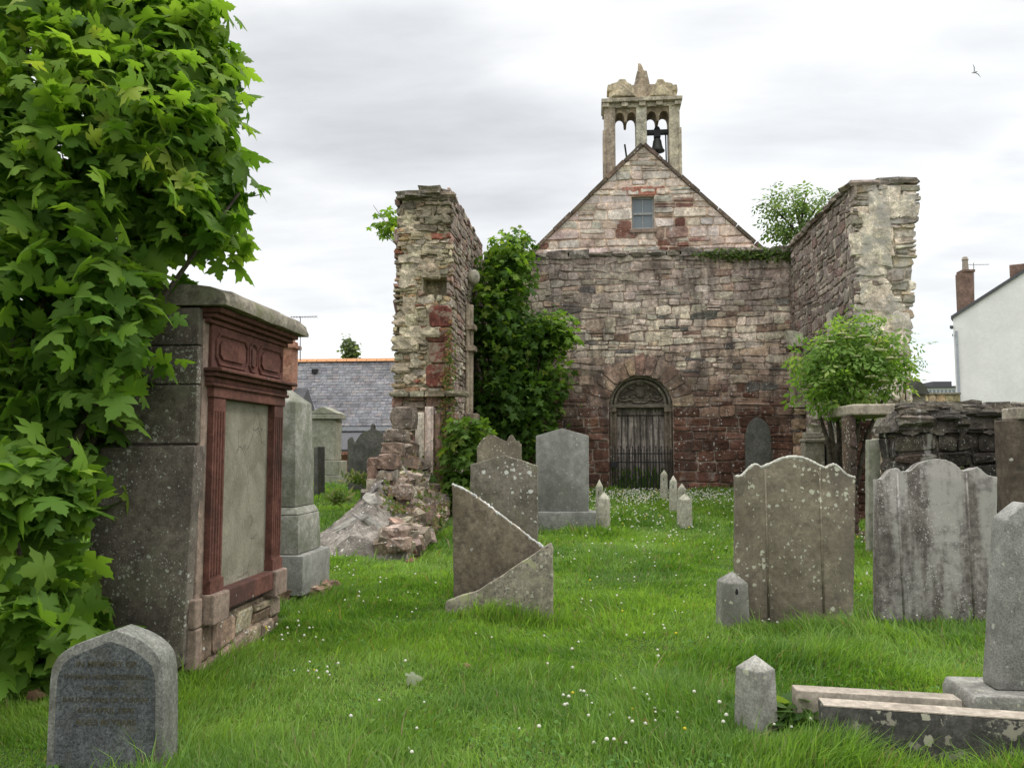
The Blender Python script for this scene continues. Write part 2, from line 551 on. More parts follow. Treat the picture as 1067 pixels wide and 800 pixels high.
M['broken_back'] = stone_mat('rusty grey slab', (0.125, 0.104, 0.076), (0.205, 0.168, 0.12), grain=70, mott=3.5, grainamt=0.35, bump=0.5, bdist=0.006,
                             spots=((9, 0.26, (0.36, 0.36, 0.33), 2.5),), patches=((0.15, 0.115, 0.075), 3, 0.5, 0.65, 0.7))
M['broken_front'] = stone_mat('pale lichened slab', (0.185, 0.162, 0.122), (0.27, 0.24, 0.185), grain=80, mott=3, grainamt=0.35, bump=0.5, bdist=0.006,
                              spots=((22, 0.45, (0.44, 0.44, 0.33), 1.2), (34, 0.45, (0.12, 0.11, 0.09), 1.3)),
                              patches=((0.34, 0.35, 0.18), 3.4, 0.50, 0.60, 0.8))
M['break_edge'] = stone_mat('pale fracture edge', (0.42, 0.42, 0.39), (0.6, 0.6, 0.56), grain=60, bump=0.7, bdist=0.01)
M['white_streak'] = stone_mat('white streaked stone', (0.118, 0.102, 0.088), (0.175, 0.155, 0.135), grain=70, mott=3, grainamt=0.35, bump=0.4, bdist=0.004,
                              streak=((0.37, 0.35, 0.315), 0.88, 5.0, 0.42, 0.60),
                              spots=((60, 0.45, (0.46, 0.44, 0.42), 1.6),), patches=((0.075, 0.065, 0.06), 3.4, 0.54, 0.68, 0.6))
M['red_sand'] = stone_mat('red sandstone', (0.100, 0.043, 0.032), (0.155, 0.068, 0.052), grain=90, mott=3, grainamt=0.25, bump=0.3, bdist=0.004,
                          stain=((0.045, 0.028, 0.024), 0.7, 0.5), spots=((15, 0.22, (0.30, 0.25, 0.22), 4),))
M['pink_sand'] = stone_mat('pinkish grey sandstone', (0.21, 0.155, 0.12), (0.29, 0.22, 0.175), grain=80, mott=3, grainamt=0.3, bump=0.4, bdist=0.006,
                           stain=((0.10, 0.085, 0.07), 0.6, 0.5), patches=((0.16, 0.10, 0.08), 3, 0.5, 0.65, 0.6))
M['side_stone'] = stone_mat('dark lichened side stone', (0.092, 0.077, 0.063), (0.165, 0.138, 0.113), grain=60, mott=2.4, grainamt=0.35, bump=0.6, bdist=0.01,
                            spots=((30, 0.42, (0.40, 0.40, 0.35), 1.6), (60, 0.45, (0.36, 0.36, 0.31), 1.5), (9, 0.25, (0.44, 0.44, 0.40), 3)),
                            patches=((0.15, 0.15, 0.10), 2.6, 0.52, 0.66, 0.6))
M['coping_stone'] = stone_mat('mossy coping stone', (0.17, 0.15, 0.115), (0.27, 0.24, 0.19), grain=60, mott=4, grainamt=0.35, bump=0.5, bdist=0.01,
                              spots=((12, 0.45, (0.38, 0.38, 0.30), 2.2),), moss=((0.13, 0.14, 0.06), 0.5, 0.66, 0.7))
M['moss_granite'] = stone_mat('greenish granite', (0.20, 0.195, 0.165), (0.30, 0.29, 0.25), grain=130, mott=2.0, grainamt=0.35, bump=0.3, bdist=0.005,
                              moss=((0.125, 0.135, 0.085), 0.42, 0.62, 0.7))
M['pale_pedestal'] = stone_mat('greenish pale stone', (0.25, 0.25, 0.19), (0.32, 0.31, 0.25), grain=70, mott=2.0, grainamt=0.2, bump=0.3,
                               moss=((0.15, 0.17, 0.09), 0.5, 0.7, 0.6))
M['dark_slab'] = stone_mat('dark weathered stone', (0.075, 0.075, 0.065), (0.125, 0.12, 0.105), grain=70, mott=3, grainamt=0.3, bump=0.4, bdist=0.006,
                           moss=((0.09, 0.11, 0.05), 0.5, 0.65, 0.5))
M['kerb_black'] = stone_mat('sooty kerb stone', (0.04, 0.038, 0.034), (0.075, 0.07, 0.062), grain=90, mott=3, grainamt=0.4, bump=0.45, bdist=0.005,
                            patches=((0.28, 0.26, 0.20), 8.0, 0.56, 0.60, 0.85), spots=((10, 0.36, (0.40, 0.38, 0.28), 2.2),))
M['kerb_pink'] = stone_mat('pinkish kerb stone', (0.30, 0.255, 0.205), (0.40, 0.345, 0.28), grain=90, mott=3, grainamt=0.25, bump=0.4, bdist=0.004,
                           stain=((0.16, 0.14, 0.11), 0.6, 0.4))
M['harl'] = stone_mat('white harling', (0.74, 0.73, 0.70), (0.82, 0.81, 0.78), grain=20, mott=0.5, grainamt=0.05, mid=0.03, bump=0.3, bdist=0.03,
                      streak=((0.68, 0.68, 0.65), 0.3, 1.2, 0.5, 0.7))
M['slates'] = stone_mat('roof slate', attr=True, grain=10, mott=1.0, mott_amt=0.4, grainamt=0.15, bump=0.3, bdist=0.01, rough=0.6)
M['timber'] = stone_mat('bleached oak boards', (0.26, 0.22, 0.19), (0.38, 0.33, 0.285), grain=40, mott=3, grainamt=0.3, bump=0.4, bdist=0.004,
                        streak=((0.055, 0.045, 0.038), 0.7, 16, 0.45, 0.6))
M['carved'] = stone_mat('dark carved stone', (0.10, 0.085, 0.065), (0.18, 0.155, 0.12), grain=50, mott=5, grainamt=0.3, bump=0.5, bdist=0.01)
M['bark'] = stone_mat('bark', (0.05, 0.04, 0.03), (0.11, 0.09, 0.07), grain=40, mott=8, grainamt=0.4, bump=0.8, bdist=0.02)


def slate_panel_mat():
    m, nt = newmat('flaking slate panel')
    P = nn(nt, 'ShaderNodeNewGeometry').outputs['Position']
    n1 = noise(nt, P, 3.0, 6, 0.6, 0.6)
    n2 = noise(nt, P, 45, 5, 0.7)
    Pw = nn(nt, 'ShaderNodeVectorMath', {0: P, 1: vscale(nt, nn(nt, 'ShaderNodeTexNoise', {'Vector': P, 'Scale': 3.5, 'Detail': 6.0}).outputs['Color'], (.35, .35, .35))},
            operation='ADD').outputs[0]
    vo = nn(nt, 'ShaderNodeTexVoronoi', {'Vector': vscale(nt, Pw, (1, 1, 0.45)), 'Scale': 3.2}, feature='DISTANCE_TO_EDGE')
    crack = mrange(nt, vo.outputs['Distance'], 0.002, 0.014, 1, 0)
    crack = mth(nt, 'MULTIPLY', crack, mrange(nt, noise(nt, P, 2.1, 3), 0.44, 0.56))
    vc = nn(nt, 'ShaderNodeTexVoronoi', {'Vector': vscale(nt, Pw, (1, 1, 0.45)), 'Scale': 3.2})
    lay = nn(nt, 'ShaderNodeSeparateColor', {0: vc.outputs['Color']}).outputs[0]
    c = mixc(nt, mrange(nt, n1, 0.35, 0.65), (0.178, 0.163, 0.12), (0.265, 0.245, 0.19))
    c = nn(nt, 'ShaderNodeVectorMath', {0: c, 3: mrange(nt, n2, 0.3, 0.7, 0.78, 1.2, False)}, operation='SCALE').outputs[0]
    c = mixc(nt, mth(nt, 'MULTIPLY', mrange(nt, noise(nt, P, 6, 6, .7), 0.6, 0.72), 0.6), c, (0.34, 0.30, 0.20))
    h = mth(nt, 'ADD', mth(nt, 'MULTIPLY', lay, 0.8), mth(nt, 'MULTIPLY', n2, 0.25))
    h = mth(nt, 'SUBTRACT', h, mth(nt, 'MULTIPLY', crack, 0.5))
    bp = nn(nt, 'ShaderNodeBump', {'Height': h, 'Strength': 0.9, 'Distance': 0.012})
    c = mixc(nt, mth(nt, 'MULTIPLY', crack, 0.22), c, (0.06, 0.06, 0.05))
    finish(nt, c, 0.85, bp.outputs[0])
    return m


M['slate_panel'] = slate_panel_mat()


def plain(name, c, rough=0.7, metal=0.0, spec=0.3):
    m, nt = newmat(name)
    P = nn(nt, 'ShaderNodeNewGeometry').outputs['Position']
    n = noise(nt, P, 12, 5, 0.6)
    cc = nn(nt, 'ShaderNodeVectorMath', {0: (*c,), 3: mrange(nt, n, 0.3, 0.7, 0.75, 1.25, False)}, operation='SCALE').outputs[0]
    bp = nn(nt, 'ShaderNodeBump', {'Height': n, 'Strength': 0.15, 'Distance': 0.01})
    finish(nt, cc, rough, bp.outputs[0], spec, metal)
    return m


M['iron'] = plain('black iron', (0.018, 0.018, 0.018), 0.6, 0.0)
M['bronze'] = plain('dull bell bronze', (0.05, 0.05, 0.045), 0.55, 0.4)
M['alu'] = plain('dull aluminium', (0.35, 0.35, 0.37), 0.5, 0.5)
M['lead'] = plain('lead flashing', (0.36, 0.37, 0.38), 0.5)
M['tile'] = plain('terracotta ridge tile', (0.52, 0.26, 0.12), 0.8)
M['brick'] = stone_mat('chimney stone', (0.13, 0.085, 0.065), (0.22, 0.14, 0.11), grain=12, mott=2, grainamt=0.25, bump=0.5, bdist=0.02)
M['redbrick'] = stone_mat('red chimney stone', (0.26, 0.12, 0.08), (0.36, 0.20, 0.14), grain=12, mott=2.5, grainamt=0.3, bump=0.5, bdist=0.02)
M['pot'] = plain('chimney pot clay', (0.30, 0.25, 0.20), 0.8)
M['sashwood'] = plain('grey painted sash', (0.30, 0.31, 0.30), 0.6)
M['pvc'] = plain('grey plastic pipe', (0.36, 0.38, 0.42), 0.5)
M['dull_white'] = plain('dull white render', (0.6, 0.6, 0.58), 0.9)
M['dark_roof'] = plain('dark roof felt', (0.09, 0.09, 0.095), 0.8)
M['shade_paint'] = stone_mat('painted shade', (0.045, 0.04, 0.034), (0.09, 0.075, 0.062), grain=40, mott=3, bump=0.6, bdist=0.02)  # near-black colour that paints shade in door gaps and wall hollows


def glass_mat():
    m, nt = newmat('window glass')
    finish(nt, (0.16, 0.19, 0.21), 0.08, None, 0.6)
    return m


M['glass'] = glass_mat()


def leaf_mat(name, trans=0.42, rough=0.45, spec=0.35):
    m, nt = newmat(name)
    a = nn(nt, 'ShaderNodeAttribute', attribute_name='col').outputs['Color']
    p = nn(nt, 'ShaderNodeBsdfPrincipled', {'Base Color': a, 'Roughness': rough, 'Specular IOR Level': spec})
    tc = mixc(nt, 1.0, a, (1.5, 1.55, 0.7), 'MULTIPLY')
    t = nn(nt, 'ShaderNodeBsdfTranslucent', {0: tc})
    mx = nn(nt, 'ShaderNodeMixShader', {0: trans, 1: p.outputs[0], 2: t.outputs[0]})
    nn(nt, 'ShaderNodeOutputMaterial', {0: mx.outputs[0]})
    return m


M['leaf'] = leaf_mat('leaf', 0.48, 0.6, 0.2)
M['twig'] = plain('reddish twig bark', (0.10, 0.055, 0.03), 0.8)
M['grass'] = leaf_mat('grass blade', 0.42, 0.5, 0.3)
M['petal'] = leaf_mat('petal', 0.2, 0.8, 0.1)


def ground_mat():
    m, nt = newmat('turf ground')
    P = nn(nt, 'ShaderNodeNewGeometry').outputs['Position']
    n1 = noise(nt, P, 1.1, 6, 0.6)
    n2 = noise(nt, P, 28, 6, 0.7)
    c = mixc(nt, mrange(nt, n1, 0.35, 0.65), (0.060, 0.11, 0.022), (0.085, 0.15, 0.03))
    c = mixc(nt, mrange(nt, n2, 0.35, 0.7), c, (0.035, 0.045, 0.016))
    bp = nn(nt, 'ShaderNodeBump', {'Height': n2, 'Strength': 0.8, 'Distance': 0.05})
    finish(nt, c, 0.95, bp.outputs[0], 0.1)
    return m


M['ground'] = ground_mat()

# ------------------------------------------------------------------ ground
def build_ground():
    xs = np.unique(np.concatenate([np.linspace(-900, -40, 12), np.linspace(-40, -12, 15), np.linspace(-12, 12, 97), np.linspace(12, 40, 15), np.linspace(40, 900, 12)]))
    ys = np.unique(np.concatenate([np.linspace(-60, 0, 10), np.linspace(0, 26, 105), np.linspace(26, 60, 12), np.linspace(60, 1500, 14)]))
    X, Y = np.meshgrid(xs, ys)
    Z = gz(X, Y)
    V = np.stack([X, Y, Z], -1).reshape(-1, 3)
    nx = len(xs)
    F = [(j * nx + i, j * nx + i + 1, (j + 1) * nx + i + 1, (j + 1) * nx + i) for j in range(len(ys) - 1) for i in range(nx - 1)]
    me = bpy.data.meshes.new('ground')
    me.from_pydata(V.tolist(), [], F)
    me.polygons.foreach_set('use_smooth', [True] * len(me.polygons))
    me.materials.append(M['ground'])
    o = bpy.data.objects.new('ground', me)
    COL.objects.link(o)
    o['kind'] = 'structure'


build_ground()

# ------------------------------------------------------------------ ruin: depths shared by its walls
YB = 21.3        # face of the cross wall
XL, XR = -2.9, 4.95
YLF, YRF = 16.4, 16.1
MORT = S(150, 138, 122, 1.35)

GREYP = S(151, 142, 129, 2.15)
PINKG = S(132, 115, 102, 1.8)
REDD = S(90, 65, 54, 1.5)
REDB = S(74, 52, 43, 1.5)


def back_col(zspan):
    def f(u, v, rnd):
        # old red courses below, paler lime-stained rebuilding above
        t = (v - 2.3) / 1.6 + rnd.uniform(-.4, .4)
        c = lerp(REDB if rnd.random() < .6 else REDD, PINKG, t)
        t2 = (v - 3.3) / 1.4 + rnd.uniform(-.5, .5)
        c = lerp(c, GREYP, t2)
        c = lerp(c, S(112, 101, 94, 1.6), .75 * max(0, min(1, (v - 4.6) / .9 + rnd.uniform(-.4, .4))))
        if rnd.random() < 0.06 and v > 3:
            c = lerp(REDD, PINKG, .45)
        if rnd.random() < 0.05 and v > 3:
            c = S(95, 92, 88, 1.4)
        if rnd.random() < 0.03 and v > 3:
            c = S(146, 130, 114, 1.5)
        return vary(c, rnd, .2, .04)
    return f


weeds_at_door = []


def back_wall():
    t = thing('ruined_wall', 'roofless ruin cross wall of coursed pink and grey rubble around the arched doorway', 'wall', (1.0, YB, 0), kind='thing')
    tr = Vector((1.0, YB, 0))
    a, b = at(640, 425, YB), at(701, 425, YB)
    arch_top = at(668, 391, YB).z
    a = at(634.5, 425, YB)
    uc, hw = (a.x + b.x) / 2, (b.x - a.x) / 2
    spring = arch_top - hw
    top_l, top_r = at(549, 267, YB).z, at(820, 263, YB).z
    topz = (top_l + top_r) / 2
    x0, x1 = XL - 0.5, XR + 0.5
    mb = MB()
    mb.col = S(122, 108, 98, 1.45)
    arch = [(uc - hw * math.cos(w), spring + hw * math.sin(w)) for w in np.linspace(0, math.pi, 19)]
    out = [(x0, -.3), (uc - hw, -.3)] + arch + [(uc + hw, -.3), (x1, -.3), (x1, topz - .05), (x0, topz - .05)]
    mb.prism([(u, YB, v) for u, v in out], (0, 0.55, 0))
    Rv = hw + 0.55

    def iv(v0, v1):
        vm = (v0 + v1) / 2
        if vm < spring:
            return [(XL, uc - hw), (uc + hw, XR)]
        if vm < spring + Rv:
            d = math.sqrt(max(0, Rv * Rv - (vm - spring) ** 2))
            return [(XL, uc - d), (uc + d, XR)]
        return [(XL, XR)]
    r = random.Random(21)
    cf = back_col(topz)
    masonry(mb, (0, YB, 0), (1, 0, 0), (0, 0, 1), (0, -1, 0), 0.2, spring + 0.1, iv, cf, ch=(.17, .32), sl=(.3, .62), gap=.012, dep=.045, rnd=r, jit=.08, split=.08)
    masonry(mb, (0, YB, 0), (1, 0, 0), (0, 0, 1), (0, -1, 0), spring + 0.1, topz, iv, cf, ch=(.12, .24), sl=(.18, .52), gap=.008, dep=.026, rnd=r, jit=.26, split=.22, wob=.035)
    # long voussoirs radiating from the arch
    nv = 13
    for i in range(nv):
        w0, w1 = math.pi * i / nv, math.pi * (i + 1) / nv
        ro = Rv + r.uniform(-.1, .06)
        q = [(uc + hw * math.cos(w0), spring + hw * math.sin(w0)), (uc + ro * math.cos(w0), spring + ro * math.sin(w0)),
             (uc + ro * math.cos(w1), spring + ro * math.sin(w1)), (uc + hw * math.cos(w1), spring + hw * math.sin(w1))]
        add_stone(mb, q, Vector((0, YB, 0)), Vector((1, 0, 0)), Vector((0, 0, 1)), Vector((0, -1, 0)), .008, .05,
                  vary(lerp(S(132, 114, 100, 1.6), REDD, r.random() * .55), r, .25), r, .06)
    # ragged flat stones along the wall head
    u = XL
    while u < XR:
        L = r.uniform(.25, .7)
        h = r.uniform(.05, .13)
        mb.rock((u + L / 2, YB + .26, topz + h * .3), L / 2, .33, h, vary(S(98, 92, 84, 1.5), r, .2), 0, r, 1, .1)
        u += L
    mb.v = [(p[0] - tr.x, p[1] - tr.y, p[2]) for p in mb.v]
    mb.build('stonework', M['rubble_cross'], t)
    # doorway
    db = thing('doorway', None, None)
    db.parent = t
    yj = 0.20
    # jambs with slender columns
    for s in (-1, 1):
        j = MB()
        xo = uc - tr.x + s * (hw - 0.06)
        j.col = S(104, 94, 82, 1.2)
        j.box(xo - .075, xo + .075, yj - .02, yj + .25, 0.2, spring)
        j.tube([(xo - s * .10, yj + .0, 0.2), (xo - s * .10, yj + .0, spring - .12)], .045, 10)
        j.tube([(xo + s * .01, yj - .07, 0.2), (xo + s * .01, yj - .07, spring - .12)], .04, 10)
        j.box(xo - .15, xo + .13, yj - .12, yj + .25, spring - .13, spring - .02)
        j.build('jamb', M['dressed'], db, bevel=.012)
    li = MB()
    li.box(uc - tr.x - hw - .0, uc - tr.x + hw + .0, yj - .1, yj + .22, spring - .02, spring + .07)
    li.build('lintel', M['carved'], db, bevel=.015)
    # moulded arch hood
    ho = MB()
    for (rr, yy, rad) in ((hw - .05, yj - .03, .05), (hw - .16, yj + .06, .045)):
        ho.tube([(uc - tr.x - rr * math.cos(w), yy, spring + .06 + rr * .97 * math.sin(w)) for w in np.linspace(0, math.pi, 25)], rad, 8)
    ho.build('arch_moulding', M['coping_stone'], db, True)
    # carved tympanum: shield, crossed staves, scrolls and foliage in relief
    ty = MB()
    rt = hw - .1
    ty.prism([(uc - tr.x - rt * math.cos(w), yj + .12, spring + .07 + rt * math.sin(w)) for w in np.linspace(0, math.pi, 21)], (0, .1, 0))
    cx, cz, yt = uc - tr.x, spring + .1, yj + .1
    ty.rock((cx, yt, cz + .30), .10, .05, .14, None, 0, r, 2, .05)
    ty.rock((cx, yt, cz + .52), .09, .05, .06, None, 0, r, 2, .1)
    for s in (-1, 1):
        ty.tube([(cx - s * .45, yt, cz + .10), (cx + s * .45, yt, cz + .50)], .018, 6)
        ty.tube([(cx - s * .52, yt, cz + .22), (cx + s * .25, yt, cz + .58)], .014, 6)
        for k in range(7):
            w = 0.25 + k * .38
            ty.rock((cx + s * (.22 + .13 * math.cos(w * 2) + .03 * k), yt, cz + .16 + .06 * k * (k % 3)), .05, .03, .035, None, 0, r, 1, .2)
        pts = [(cx + s * (.1 + .08 * k), yt, cz + .06 + .035 * math.sin(k * 1.1) + .01 * k) for k in range(7)]
        ty.tube(pts, [.03, .04, .035, .04, .03, .025, .015], 6)
        sp = [(cx + s * (.36 + .09 * (1 - k / 10) * math.cos(k * .8)), yt, cz + .26 + .09 * (1 - k / 10) * math.sin(k * .8)) for k in range(9)]
        ty.tube(sp, .016, 6)
    ty.tube([(cx - .22, yt, cz + .07), (cx - .1, yt - .01, cz + .02), (cx + .1, yt - .01, cz + .02), (cx + .22, yt, cz + .07)], .03, 6)
    ty.build('carved_tympanum', M['carved'], db, True)
    # boarded door
    nb = 8
    dw = 2 * hw - .34
    d = MB()
    for k in range(nb):
        xa = cx - dw / 2 + dw * k / nb
        d.box(xa + .008, xa + dw / nb - .008, yj + .14 + r.uniform(0, .012), yj + .19, .35, spring - .03)
    d.box(cx - dw / 2, cx + dw / 2, yj + .185, yj + .2, .3, spring - .02)
    do = d.build('door_boards', M['timber'], db)
    st = MB()  # dark strips painting the shaded gaps between the boards
    for k in range(1, nb):
        xa = cx - dw / 2 + dw * k / nb
        st.box(xa - .012, xa + .012, yj + .115, yj + .139, .3, spring - .2)
    st.box(cx - dw / 2, cx + dw / 2, yj + .112, yj + .139, spring - .22, spring - .19)
    st.build('door_gap_shade', M['shade_paint'], do)
    # low iron gate before the door
    g = thing('gate', None, None)
    g.parent = t
    gt = at(668, 470, YB).z
    n = 20
    gb = MB()
    for k in range(n + 1):
        xa = cx - hw + .07 + (2 * hw - .14) * k / n
        zt = gt + (.08 if k % 2 else 0)
        gb.tube([(xa, -.02, .3), (xa, -.02, zt)], .011, 6)
        gb.lathe((xa, -.02, zt), [(.012, 0), (.018, .02), (.002, .07)], 6)
    gb.build('gate_bars', M['iron'], g)
    gr = MB()
    for z in (.5, gt - .28, gt - .06):
        gr.box(cx - hw + .05, cx + hw - .05, -.035, -.005, z - .014, z + .014)
    gr.build('gate_rails', M['iron'], g)
    lk = MB()
    lk.box(cx - hw + .03, cx - hw + .2, -.07, .0, gt - .42, gt - .26)
    lk.build('gate_lock', M['iron'], g, bevel=.01)
    wd = np.random.default_rng(3)
    nw = 260
    Pw = np.stack([wd.uniform(cx - hw + .1, cx + hw - .1, nw), wd.uniform(.02, .11, nw), .4 + .55 * wd.random(nw) ** 1.6], 1)
    aw = wd.uniform(0, 6.28, nw)
    weeds_at_door.append((Pw + np.array([tr.x, tr.y, 0]), aw))
    return uc, spring, hw


DOOR_UC, DOOR_SPR, DOOR_HW = back_wall()

# ------------------------------------------------------------------ church behind, its gable and bellcote
YG = 21.9


def church():
    pk = at(670, 152, YG)
    gl, gr = at(549, 268, YG), at(792, 262, YG)
    sl = (pk.z - gl.z) / (pk.x - gl.x)
    sr = (pk.z - gr.z) / (gr.x - pk.x)
    s = (sl + sr) / 2
    org = Vector((pk.x, YG, 0))
    t = thing('church', 'old church whose stone gable, small window and open bellcote rise behind the cross wall', 'church', org)
    H = pk.z
    hwid = 4.3
    eav = H - s * hwid
    planes = [(s, 1, H), (-s, 1, H)]
    wa, wb = at(658, 205, YG), at(682, 238.5, YG)
    wx0, wx1, wz0, wz1 = wa.x - pk.x, wb.x - pk.x, wb.z, wa.z
    body = [(-hwid, -.3), (hwid, -.3), (hwid, H), (-hwid, H)]
    mb = MB()
    mb.col = S(176, 156, 138, 1.3)
    for pl in ([(0, 1, wz0)], [(0, -1, -wz0), (1, 0, wx0)], [(0, -1, -wz0), (-1, 0, -wx1)], [(0, -1, -wz1), (1, 0, wx1), (-1, 0, -wx0)]):
        q = clip(clip(body, planes), pl)
        mb.prism([(u, 0, v) for u, v in q], (0, .6, 0))
    r = random.Random(5)

    def iv(v0, v1):
        vm = (v0 + v1) / 2
        h = (H - v0) / s
        if wz0 < vm < wz1:
            return [(-h, wx0), (wx1, h)]
        return [(-h, h)]
    pale, pinky, red = S(176, 166, 155, 1.5), S(160, 145, 133, 1.5), S(104, 72, 62, 1.25)

    def cf(u, v, rnd):
        c = lerp(pale, pinky, rnd.random())
        dx, dz = u - (wx1 + .15), v - (wz0 - .1)
        if (-.2 < dx < .7 and -.75 < dz < .95 and rnd.random() < .95) or (wx0 - .3 < u < wx0 and wz0 - .2 < v < wz1 and rnd.random() < .7):
            c = lerp(red, pinky, rnd.random() ** 4 * .5)
        elif dz < .1 and -.3 < dx < 1.6 and rnd.random() < .35:
            c = lerp(red, pinky, rnd.random() * .7)
        elif v < eav + 1.8 and rnd.random() < .04:
            c = red
        if rnd.random() < .12:
            c = S(150, 146, 136, 1.5)
        return vary(c, rnd, .18, .05)
    masonry(mb, (0, 0, 0), (1, 0, 0), (0, 0, 1), (0, -1, 0), 5.9, H, iv, cf, ch=(.14, .30), sl=(.25, .62), gap=.013, dep=.035, rnd=r, jit=.14,
            planes=planes, split=.15, wob=.02)
    # lintel over the window
    add_stone(mb, [(wx0 - .28, wz1), (wx1 + .3, wz1), (wx1 + .3, wz1 + .28), (wx0 - .28, wz1 + .28)], Vector((0, 0, 0)), Vector((1, 0, 0)),
              Vector((0, 0, 1)), Vector((0, -1, 0)), .01, .06, S(132, 88, 74, 1.4), r, .05)
    mb.build('gable_wall', M['rubble_gable'], t)
    # skews
    for sg in (-1, 1):
        k = MB()
        n = 9
        Ls = math.hypot(hwid, s * hwid)
        for i in range(n):
            a, b = i / n, (i + 1) / n - .004
            p0 = Vector((sg * hwid * a, 0, H - s * hwid * a + .0))
            p1 = Vector((sg * hwid * b, 0, H - s * hwid * b + .0))
            up = Vector((sg * s, 0, 1)).normalized() * (.09 + r.uniform(-.01, .015))
            q = [p0, p1, p1 + up, p0 + up]
            k.prism([v + Vector((0, -.07, 0)) for v in q], (0, .5, 0), vary(S(98, 86, 74, 1.3), r, .2))
        k.build('skew_coping', M['dressed'], t, recalc=True)
    # roof slopes and side walls running back
    for sg in (-1, 1):
        k = MB()
        up = Vector((sg * s, 0, 1)).normalized() * .05
        q = [Vector((0, .45, H - .12)), Vector((sg * (hwid + .2), .45, H - .12 - s * (hwid + .2))), Vector((sg * (hwid + .2), 13, H - .12 - s * (hwid + .2))), Vector((0, 13, H - .12))]
        k.prism(q, up)
        k.build('roof_slope', M['dark_roof'], t, recalc=True)
        w = MB()
        w.col = S(150, 134, 118, 1.4)
        w.box(sg * hwid - .3, sg * hwid + .3, .6, 13, -.3, eav - .1)
        w.build('side_wall', M['rubble'], t)
    g2 = MB()
    g2.col = S(150, 134, 118, 1.4)
    g2.prism([(u, 13, v) for u, v in clip(body, planes)], (0, .5, 0))
    g2.build('rear_gable', M['rubble'], t)
    # window
    wn = MB()
    fw = .05
    zc = (wz0 + wz1) / 2
    wn.box(wx0, wx0 + fw, .12, .2, wz0, wz1)
    wn.box(wx1 - fw, wx1, .12, .2, wz0, wz1)
    wn.box(wx0 + fw, wx1 - fw, .12, .2, wz1 - fw, wz1)
    wn.box(wx0 + fw, wx1 - fw, .12, .2, wz0, wz0 + fw + .02)
    wn.box(wx0 + fw, wx1 - fw, .11, .19, zc - .03, zc + .03)
    wn.box((wx0 + wx1) / 2 - .012, (wx0 + wx1) / 2 + .012, .13, .19, wz0 + fw, zc - .03)
    wn.box((wx0 + wx1) / 2 - .012, (wx0 + wx1) / 2 + .012, .13, .19, zc + .03, wz1 - fw)
    wo = wn.build('window', M['sashwood'], t)
    gp = MB()
    gp.box(wx0 + .02, wx1 - .02, .155, .165, wz0 + .02, wz1 - .02)
    gp.build('glass_pane', M['glass'], wo)
    si = MB()
    si.box(wx0 - .06, wx1 + .06, -.07, .2, wz0 - .11, wz0 - .003)
    si.build('sill', M['pink_sand'], wo, bevel=.012)
    # bellcote -----------------------------------------------------------
    bc = thing('bellcote', None, None)
    bc.parent = t
    YK = YG + .75
    def Q(px, py):
        p = at(px, py, YK)
        return (p.x - pk.x, p.z)
    y0, y1 = .45, 1.15
    bs = S(148, 140, 124, 1.45)
    zb = H - 1.3
    ar = Q(668, 121)[1]
    for (pa, pb) in ((629.5, 641), (662.5, 673.5), (696.5, 707.5)):
        xa, xb = Q(pa, 150)[0], Q(pb, 150)[0]
        k = MB()
        k.col = vary(bs, r, .08)
        k.box(xa, xb, y0, y1, zb, ar + .16)
        if pa < 650 or pa > 690:
            sg = -1 if pa < 650 else 1
            xo = xa if sg < 0 else xb
            zz_ = Q(668, 139)[1]
            k.box(min(xo - .04 * 1, xo + .06), max(xo + .04, xo - .06), y0 - .05, y1 + .05, zb, zz_)
            k.box(xa - .03, xb + .03, y0 - .03, y1 + .03, zb, Q(668, 184)[1])
        k.build('pier', M['dressed'], bc, bevel=.015)
    # cusped arch heads: two round lobes over each opening
    for (pa, pb) in ((640.5, 663), (673, 697)):
        xa, xb = Q(pa, 150)[0], Q(pb, 150)[0]
        z1 = ar + .17
        zl = Q(668, 131)[1]
        c = (xa + xb) / 2
        pts = [(xa, z1)]
        rl = (xb - xa) / 4 - .03
        for cc in (xa + rl + .02, c + rl + .04):
            for w in np.linspace(math.pi, 0, 11):
                pts.append((cc + rl * math.cos(w), zl + .10 + (ar - zl - .08) * math.sin(w) ** .8))
            if cc < c:
                pts += [(c - .03, zl + .02), (c + .03, zl + .02)]
        pts.append((xb, z1))
        k = MB()
        k.col = S(120, 108, 90, 1.4)
        k.prism([(u, y0 + .06, v) for u, v in pts], (0, .58, 0))
        k.build('cusped_arch', M['dressed'], bc, recalc=True)
    xa, xb = Q(626.5, 110)[0], Q(709.5, 110)[0]
    zc0, zc1 = Q(668, 121)[1] + .16, Q(668, 109)[1]
    k = MB()
    k.col = bs
    k.box(xa + .12, xb - .12, y0 - .02, y1 + .02, ar + .13, zc1 - .08)
    k.box(xa, xb, y0 - .14, y1 + .14, zc1 - .08, zc1 + .03)
    for i, px in enumerate((631, 650.5, 668.5, 686, 705)):
        u = Q(px, 110)[0]
        k.box(u - .09, u + .09, y0 - .1, y1 + .1, zc1 - .2, zc1 - .082)
    k.build('cornice', M['dressed'], bc, bevel=.015)
    # crumbling pediments and corner blocks
    for i, pl in enumerate(([(634, 108), (636, 93), (643, 91), (645, 88), (651, 88), (653, 91), (657, 93), (664, 107)],
               [(674, 107), (681, 94), (683, 91), (684, 88), (690, 88), (692, 91), (699, 92), (703, 98), (703.5, 108)])):
        k = MB()
        k.col = vary(S(152, 140, 122, 1.45), r, .08)
        p2 = [Q(*p) for p in pl]
        k.prism([(u, y0 - .06, v) for u, v in p2], (0, .8, 0))
        tri = [Q(*p) for p in ((637, 107), (649.5, 94), (662, 107))] if i == 0 else [Q(*p) for p in ((676, 106.5), (688.5, 93.5), (701, 106.5))]
